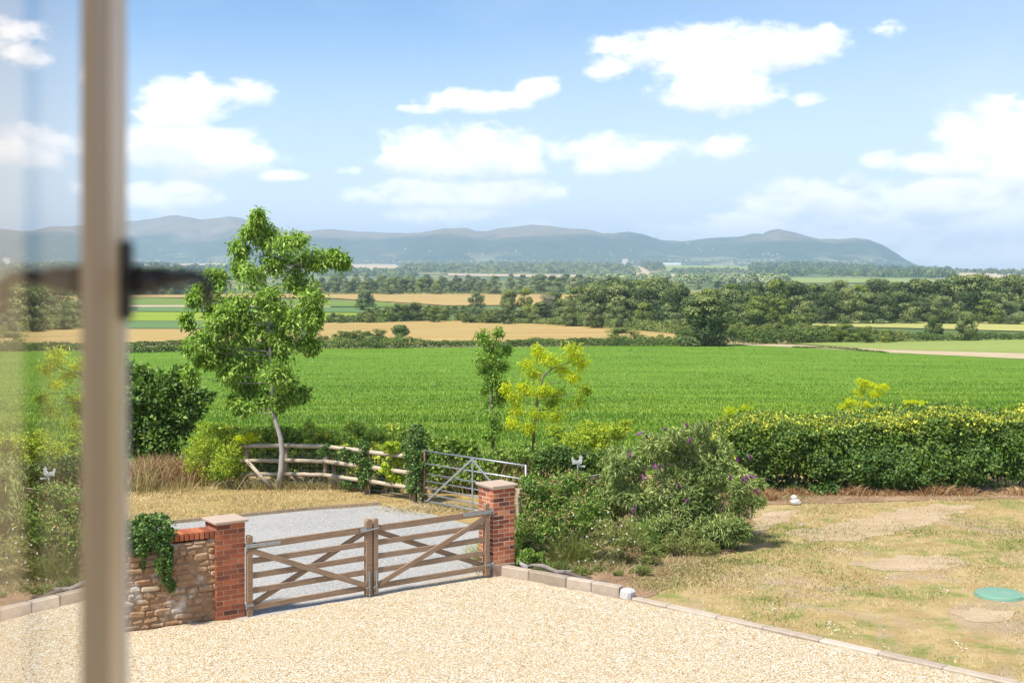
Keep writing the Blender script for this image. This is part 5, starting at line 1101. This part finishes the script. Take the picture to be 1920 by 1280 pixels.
plant('lime', 1455, 612, 523, '', 'trees behind the largest oak', 60, 'tallest pointed light-topped tree right of the largest oak')
plant('lime', 1513, 612, 575, '', 'trees of the long wood', 34, 'orange-tipped yellow-green bush at the foot of the long wood')
# middle thickets and hedges made of bushes
wood([(690, 900, 17, (602, 604), (578, 566, 575, 590), 5), (880, 1010, 17, (606, 608), (586, 578, 584), 4)], 'in the thicket along the top of the wheat field', 'bushes of the middle thicket', [('bush', 6), ('oak', 1), ('lime', .7)])
wood([(600, 700, 14, (604, 606), (590, 586), 3)], 'in the low row left of the middle thicket', 'bushes of the middle thicket', [('bush', 5)])
wood([(745, 900, 14, (585, 588), (573, 572), 2)], 'on the strip above the middle thicket', 'bushes of the middle thicket', [('bush', 5)])
wood([(556, 720, 14, (650, 650), (640, 622, 618), 3)], 'in the hedge below the wheat, left of the dark bushy tree', 'bushes of the wheat field hedge', [('bush', 5), ('lime', 1.0)])
wood([(1395, 1700, 15, (643, 642), (612, 606, 610, 622), 4)], 'in the tall hedge beyond the track, right of the largest oak', 'bushes of the tall hedge', [('bush', 6), ('lime', 1.0)])
wood([(1285, 1400, 17, (640, 638), (600, 598, 606), 4)], 'crowding behind and beside the largest oak', 'bushes of the tall hedge', [('bush', 5)])
wood([(1200, 1290, 18, (648, 648), (628, 630), 3)], 'between the bramble mound and the largest oak', 'bushes of the wheat field hedge', [('bush', 5)])
# valley trees
VK = [('willow', 3), ('oak', 3), ('tall', 2), ('lime', 2)]
wood([(590, 1150, 17, (551, 552), (528, 524, 522, 530, 520, 526), 4)], 'behind the far stubble strip in the valley', 'valley trees', VK)
wood([(600, 1180, 21, (541, 542), (516, 519, 521, 516, 522), 3)], 'in the second row of valley trees', 'valley trees', VK)
wood([(640, 1240, 26, (531, 530), (511, 516, 514, 514), 2)], 'far back in the valley, below the distant wood', 'far valley trees', [('oak', 4), ('tall', 2), ('willow', 1)])
wood([(250, 420, 16, (552, 552), (505, 512, 525), 6), (255, 430, 20, (540, 538), (500, 508), 3)], 'in the valley between the window frame and the walnut', 'valley trees', [('oak', 4), ('tall', 3), ('lime', 1)])
wood([(1120, 1480, 30, (542, 540), (520, 528, 530), 3)], 'rising behind the near wood', 'far valley trees', [('oak', 3), ('willow', 2)])
wood([(-60, 250, 20, (552, 552), (515, 512), 5)], 'seen through the window glass', 'valley trees', VK)
# prototypes never placed are removed
for lst in PR.values():
    for q in lst:
        if q.name not in used:
            for c_ in list(q.children): bpy.data.objects.remove(c_)
            bpy.data.objects.remove(q)

# continuous hedgerows
def hedgerow(label, line, n, fs=.35, mat='hedgerow', group='hedgerows between the fields'):
    px = np.array([a for a, b, c in line], float); b_ = np.array([b for a, b, c in line], float); t_ = np.array([c for a, b, c in line], float)
    X = np.linspace(px[0], px[-1], 80); H = hit(X, np.interp(X, px, b_)); hh = (np.interp(X, px, b_) - np.interp(X, px, t_)) * H[:, 1] / FPX
    root = empty('hedgerow', tuple(H[0]), 0, label, 'hedge', group); s = rng.random(n) * 79
    P = np.stack([np.interp(s, np.arange(80), H[:, k]) for k in range(3)], 1); h_ = np.interp(s, np.arange(80), hh)
    h_ = h_ * (1 + .45 * fbm(P[:, 0] / 6, P[:, 1] / 6, 61, 3)); q = rng.random(n); wd = np.minimum(h_ * .9, 3.5)
    a = rng.random(n) * math.pi; rad = rng.uniform(.75, 1.03, n)
    off = np.cos(a) * rad; z = np.sin(a) ** .5 * rad * h_
    D = P.copy(); D[:, 1] += off * wd * .5; D[:, 2] += z * (1 + .25 * fbm(P[:, 0] / 1.5, P[:, 1] + z, 71, 3)) 
    D[:, 0] += rng.normal(size=n) * .3; D -= H[0]
    N = unit(np.stack([0 * a, off, z / np.maximum(h_, .1)], 1) + rnd_unit(n) * .6); A = unit(np.cross(N, rnd_unit(n))); sz = rng.uniform(.6, 1.3, n) * fs
    lf = Leafy(); lf.put(D - A * sz[:, None] * .5, A, N, sz, sz * .8, np.clip(rng.uniform(.1, .75, n) + .3 * fbm(P[:, 0] / 5, P[:, 1] / 5, 81, 2), 0, 1), .12, .05)
    lf.build('foliage', MATS[mat], root); return root
hedgerow('hedge at the far side of the green crop, below the wheat field', [(-300,668,650),(200,664,648),(258,663,646),(350,660,646),(540,656,644),(600,655,640),(700,655,634),(800,653,636),(880,651,638),(945,651,638)], 26000, .32)
hedgerow('clipped-topped hedge between the slim tree and the bramble mound', [(950,652,634),(1000,651,634),(1130,650,635),(1200,650,634),(1290,650,636)], 12000, .30)
hedgerow('long hedge beyond the diagonal track, right of the largest oak', [(1370,648,618),(1450,646,612),(1560,643,618),(1660,642,622),(1740,641,624),(1830,639,624),(1920,638,624),(2300,638,624)], 30000, .34)
hedgerow('thin scrubby hedge line crossing the near end of the meadow', [(1488,653,649),(1560,655,650),(1620,660,655),(1662,663,659)], 1800, .3)
hedgerow('hedge in front of the near wood, along the wheat', [(880,606,598),(1000,608,596),(1100,614,596),(1190,620,600),(1290,630,606)], 14000, .45)
hedgerow('dark hedge along the back of the far stubble strip', [(200,553,546),(600,553,547),(800,552.5,546),(1000,553,547),(1130,554,548)], 9000, .8)
hedgerow('hedge closing off the bright pasture', [(540,604,592),(640,606,590),(720,606,592)], 5000, .4)
hedgerow('low hedge under the window-side wheat', [(180,650,643),(300,648,641),(345,646,638)], 2500, .3)

# far woods: masses no one could count
def far_wood(name, region, ncrown, hgt, fs, mat='oak', per=46):
    fs *= .55; per = int(per * 2.2)
    tx, bx = region; lf = Leafy()
    s = rng.random(ncrown); q = rng.random(ncrown) ** 1.3
    T = np.interp(s, np.linspace(0, 1, len(tx)), [b for a, b in tx]); TX = np.interp(s, np.linspace(0, 1, len(tx)), [a for a, b in tx])
    Bt = np.interp(s, np.linspace(0, 1, len(bx)), [b for a, b in bx]); BX = np.interp(s, np.linspace(0, 1, len(bx)), [a for a, b in bx])
    H = hit(TX * (1 - q) + BX * q, T * (1 - q) + Bt * q)
    for h in H:
        r_ = hgt * rng.uniform(.35, .6); hz_ = hgt * rng.uniform(.7, 1.15); d = rnd_unit(per); d[:, 2] = np.abs(d[:, 2]) * 1.0
        P = h + np.array([0, 0, hz_ * .35]) + d * np.array([r_, r_, hz_ * .6]) * rng.uniform(.8, 1.1, per)[:, None]
        N = unit(d + rnd_unit(per) * .5); A = unit(np.cross(N, rnd_unit(per))); sz = fs * rng.uniform(.7, 1.3, per); tl = rng.uniform(.15, .75)
        lf.put(P - A * sz[:, None] * .5, A, N, sz, sz * .8, np.clip(tl + rng.uniform(-.2, .2, per), 0, 1), .1, .05)
    o = lf.build(name, MATS[mat]); tag(o, kind='stuff'); return o
far_wood('distant_wood', ([(775,492),(900,494),(1050,494),(1170,494)], [(745,513),(850,516),(1000,517),(1200,517)]), 620, 24, 9)
far_wood('distant_wood', ([(1195,500),(1240,497)], [(1215,508),(1245,511)]), 70, 22, 8)
far_wood('distant_wood', ([(1410,499),(1600,503),(1780,508)], [(1400,522),(1600,524),(1790,526)]), 620, 24, 9)
far_wood('distant_wood', ([(1260,509),(1420,508)], [(1260,514),(1420,516)]), 110, 16, 8)
far_wood('distant_wood', ([(-100,490),(150,492),(330,496)], [(-100,500),(160,502),(330,502)]), 300, 22, 9)
far_wood('distant_wood', ([(300,503),(470,503)], [(300,514),(470,516)]), 160, 20, 9)
far_wood('distant_wood', ([(600,507),(780,513)], [(600,520),(780,522)]), 200, 18, 9)
far_wood('distant_wood', ([(1790,508),(1920,512),(2100,512)], [(1790,512),(1920,520),(2100,520)]), 160, 16, 9)
far_wood('distant_wood', ([(1470,499.5),(1590,499.5)], [(1470,501),(1590,502)]), 60, 26, 9)
far_wood('distant_wood', ([(1100,526),(1480,530)], [(1100,536),(1480,538)]), 180, 17, 8, 'lighttree')
hills_wood = far_wood('foothill_wood', ([(-200,490),(600,492),(1200,489),(1700,493)], [(-200,498),(600,497),(1200,497),(1700,499)]), 500, 22, 16, 'oak', 24)

# dead trees
def dead(px, pb, pt_, label):
    p = hit([px], [pb])[0]; h = (pb - pt_) * p[1] / FPX; g = Geo(); root = empty('dead_tree', tuple(p), 0, label, 'dead tree', 'bleached dead trees'); r_ = random.Random(px)
    def br(a, d, L_, rad, dep):
        b = a + d * L_; g.tube([a, (a + b) / 2 + Vector((r_.uniform(-.1, .1), 0, .1)) * L_ * .4, b], [rad, rad * .8, rad * .5], 5, r_.uniform(.6, .95), False)
        if dep:
            for _ in range(3):
                nd = (d + Vector((r_.uniform(-.9, .9), r_.uniform(-.5, .5), r_.uniform(-.25, .5)))).normalized(); br(a.lerp(b, r_.uniform(.5, 1)), nd, L_ * .62, rad * .6, dep - 1)
    br(Vector((0, 0, 0)), Vector((-.12, 0, 1)).normalized(), h * .5, h * .035, 3); g.build('branches', MATS['deadwood'], root); return root
dead(1096, 598, 560, 'bleached antler-like dead tree in front of the near wood')
dead(1215, 606, 564, 'pale dead branches poking out of the near wood')
dead(1797, 592, 568, 'thin pale dead trunk against the long wood at the right')

# houses and barns far away
def house_proto(name, wl, dp, ht, rf, wm, rm):
    root = empty(name); g = Geo(); g.box((0, 0, ht / 2), (wl, dp, ht), tint=.7); g.build('wall', MATS[wm], root)
    g = Geo(); e = .5; a = wl / 2 + e; b = dp / 2 + e
    g.add([Vector(v) for v in ((-a, -b, ht), (a, -b, ht), (a, b, ht), (-a, b, ht), (-a, 0, ht + rf), (a, 0, ht + rf))], [(0, 1, 5, 4), (2, 3, 4, 5), (0, 4, 3), (1, 2, 5), (3, 2, 1, 0)], .4); g.build('roof', MATS[rm], root)
    return root
HP = house_proto('hillside_house', 16, 10, 7, 5, 'whitestone', 'slab')
spots = [(300,470),(340,478),(392,489),(425,482),(760,468),(806,471),(880,476),(905,477),(948,473),(967,473),(975,476),(1002,477),(1055,471),(1091,469),(1122,473),(1145,473),(1183,470),(1260,480),(1290,457),(1310,467),(1315,471),(1337,468),(1385,480),(1404,479),(1432,478),(1441,477),(1450,479),(1458,478),(1447,481),(1604,490),(1635,488),(1660,490),(1680,492)]
for i, (px, py) in enumerate(spots):
    p = hit([px], [py])[0]; s = random.uniform(.6, 1.15)
    lab = 'tiny white house dotted on the lower slope of the hazy hills'
    if i == 0: HP.location = p; HP.scale = (s,) * 3; tag(HP, lab, 'house', 'white houses on the hills')
    else: copy_tree(HP, tuple(p), random.uniform(-.6, .6), (s, s, s), lab, 'house', 'white houses on the hills')
p = hit([1172], [501])[0]; hp = house_proto('stone_tower_house', 26, 20, 36, 5, 'whitestone', 'slab'); hp.location = p; tag(hp, 'tall square pale building on the skyline of the distant wood', 'house')
p = hit([1256], [499])[0]; hp = house_proto('barn', 100, 45, 9, 7, 'whitestone', 'white'); hp.location = p; tag(hp, 'long white-roofed barn on the crest by the dusty track', 'barn')
p = hit([1845], [513])[0]; hp = house_proto('brick_farmhouse', 60, 16, 6, 5, 'rubble', 'rubble'); hp.location = p; tag(hp, 'long brown farmhouse among trees on the far right crest', 'house')

# ------------------------------------------------------------------ crop blades, lawn blades, pebbles
n = 560000
uu = rng.uniform(-.55, .62, n); D = 1 / rng.uniform(1 / 285.0, 1 / 33.5, n)
x = uu * D; k = CX + uu * FPX; lim = np.interp(k, [0, 1300, 1400, 1660, 1920, 2500], [286, 286, 284, 250, 208, 168]); ok = (D < lim) & ((D > 35.5) | (np.abs(uu) < 2)); x = x[ok]; D = D[ok]; n = len(x)
z = terrain(x, D); h = (.09 + .0009 * D) * rng.uniform(.5, 1.4, n) * (1 + .4 * fbm(x / 4, D / 5, 91, 3)); w = .021 + .00042 * D
a = rng.random(n) * 6.28; le = rng.uniform(.2, .8, n)
V = np.stack([np.stack([x - w * np.cos(a), D - w * np.sin(a), z + .02], 1), np.stack([x + w * np.cos(a), D + w * np.sin(a), z + .02], 1), np.stack([x + le * h * np.sin(a), D + le * h * np.cos(a), z + h], 1)], 1).reshape(-1, 3)
o = npmesh('crop_leaves', V, np.arange(3 * n).reshape(-1, 3), MATS['crop'], None, np.clip(rng.uniform(.1, .95, n) + .7 * fbm(x / 16, D / 4, 97, 4), 0, 1)); tag(o, kind='stuff')
n = 110000
x = rng.uniform(1.2, 15, n); D = rng.uniform(15, 29.6, n)
eL = P2.y + .15 - (x - P2.x) * ((P2.y - P5.y) / (P5.x - P2.x)) + .12; ok = (D > eL) & (D < 29.2 + x * .05) & ~((x < 4.9) & (D > 20.4 + (x - 1.8) * 1.15))
gmask = fbm(x * .75, D * .75, 3, 4); ok &= rng.random(n) < np.clip(.55 + gmask * 1.3, .05, 1)
cp = G(1874, 1117); ok &= ((x - cp.x) ** 2 + (D - cp.y) ** 2) > .42 ** 2
x = x[ok]; D = D[ok]; gm = gmask[ok]; n = len(x); h = rng.uniform(.014, .05, n) * (1 + .6 * np.clip(gm, 0, 1)); a = rng.random(n) * 6.28; w = .008; le = rng.uniform(.3, 1.5, n)
V = np.stack([np.stack([x - w * np.cos(a), D - w * np.sin(a), 0 * x + .012], 1), np.stack([x + w * np.cos(a), D + w * np.sin(a), 0 * x + .012], 1), np.stack([x + le * h * np.sin(a), D + le * h * np.cos(a), h + .012], 1)], 1).reshape(-1, 3)
o = npmesh('lawn_grass', V, np.arange(3 * n).reshape(-1, 3), MATS['lawnblade'], None, np.clip(rng.uniform(.45, 1.0, n) - 1.1 * np.clip(gm - .08, -.1, 1), 0, 1)); tag(o, kind='stuff')
n = 45000
x = rng.uniform(-13, -.2, n); D = rng.uniform(23, 30.6, n)
el = np.interp(x, [-14, -6.88, -5.6, -4.43, -2.9, -1.7, -.4], [22.1, 26.4, 27.1, 27.8, 28.4, 28.4, 28.0]); ok = (D > el) & (D < 30.4 - .12 * np.clip(-6 - x, 0, 9) * 2.0 - np.clip(x + 4.4, 0, 4) * .75)
x = x[ok]; D = D[ok]; n = len(x); h = rng.uniform(.02, .06, n) * (1 + fbm(x, D * 2, 13, 3)); a = rng.random(n) * 6.28; w = .009; le = rng.uniform(.3, 1.6, n)
V = np.stack([np.stack([x - w * np.cos(a), D - w * np.sin(a), 0 * x + .01], 1), np.stack([x + w * np.cos(a), D + w * np.sin(a), 0 * x + .01], 1), np.stack([x + le * h * np.sin(a), D + le * h * np.cos(a), h + .01], 1)], 1).reshape(-1, 3)
o = npmesh('verge_grass', V, np.arange(3 * n).reshape(-1, 3), MATS['lawnblade'], None, np.clip(rng.uniform(.5, 1.0, n) + .5 * fbm(x / 1.5, D * 1.2, 15, 3), .2, 1)); tag(o, kind='stuff')
# daisies in the lawn
lf = Leafy(); m_ = 150; dz = [(1560,1180),(1570,1182),(1555,1175),(1580,1036),(1575,1038),(1590,1037),(1565,1035),(1675,1086),(1765,1106),(1780,1112),(1885,1060),(1900,1062),(1840,1070),(1810,1222),(1800,1215),(1790,1210),(1450,1150),(1445,1140),(1660,1085)]
cen = [G(a + random.uniform(-6, 6), b + random.uniform(-5, 5)) for a, b in dz for _ in range(4)] + [Vector((random.uniform(3, 9), random.uniform(17.5, 28), 0)) for _ in range(90)]
C = np.array([tuple(c) for c in cen if c.y > P2.y + .3 - (c.x - P2.x) * .947]); C[:, 2] = .045; k = len(C)
for q in range(3):
    an = q * math.pi / 3; A = np.tile([[math.cos(an), math.sin(an), .05]], (k, 1)); lf.put(C - A * .014, A, np.tile([[0, 0, 1.0]], (k, 1)), .028, .014, np.full(k, .6), 0, 0)
o = lf.build('lawn_daisies', MATS['white_flower']); tag(o, kind='stuff')
# loose pebbles lying proud on the gravel
n = 60000
x = rng.uniform(-7.5, 7.2, n); D = 12.5 + rng.random(n) * 9.3
inside = (D < P2.y - .08 - (x - P2.x) * .947) & (D < np.interp(x, [-7.5, -4.5, -4.0, -2.2, -.5, 1.8, 2.5], [16.7, 18.55, 18.9, 20.1, 21.6, 20.05, 19.4]))
x = x[inside]; D = D[inside]; n = len(x); r_ = rng.uniform(.005, .012, n)[:, None]
o6 = np.array([[1, 0, 0], [-1, 0, 0], [0, 1, 0], [0, -1, 0], [0, 0, .7], [0, 0, -.7]]); f8 = np.array([[0, 2, 4], [2, 1, 4], [1, 3, 4], [3, 0, 4]])
an = rng.random(n) * 6.28; ca, sa = np.cos(an), np.sin(an); st = rng.uniform(.7, 1.5, n)
V = []
for v in o6: V.append(np.stack([x + r_[:, 0] * (v[0] * st * ca - v[1] * sa), D + r_[:, 0] * (v[0] * st * sa + v[1] * ca), .018 + r_[:, 0] * v[2]], 1))
V = np.stack(V, 1).reshape(-1, 3); F = (np.arange(n)[:, None, None] * 6 + f8[None]).reshape(-1, 3)
MATS['pebble'] = tint_mat('gravel_stone', [(0.0, (0.09, 0.06, 0.03)), (0.1, (0.29, 0.184, 0.069)), (0.28, (0.454, 0.303, 0.109)), (0.45, (0.528, 0.424, 0.217)), (0.75, (0.6, 0.567, 0.397)), (1.0, (0.71, 0.74, 0.636))], .7, .3, 60, .2, .2, .001)
o = npmesh('gravel_pebbles', V, F, MATS['pebble'], None, np.repeat(rng.random(n), 4)); tag(o, kind='stuff')

# ------------------------------------------------------------------ the air
g = Geo(); g.box((0, 8500, 228), (28600, 18600, 576), tint=.5)
m = bpy.data.materials.new('air'); m.use_nodes = True; t = NT(m.node_tree); t.n.clear()
pv = t.new('ShaderNodeVolumePrincipled', ins={'Color': (0.58, 0.76, 1.0, 1), 'Density': 8.5e-5, 'Anisotropy': 0.25})
t.new('ShaderNodeOutputMaterial', ins={'Volume': pv.outputs[0]})
hz_o = g.build('haze', m); hz_o.location = (0, 0, 0); tag(hz_o, kind='stuff')
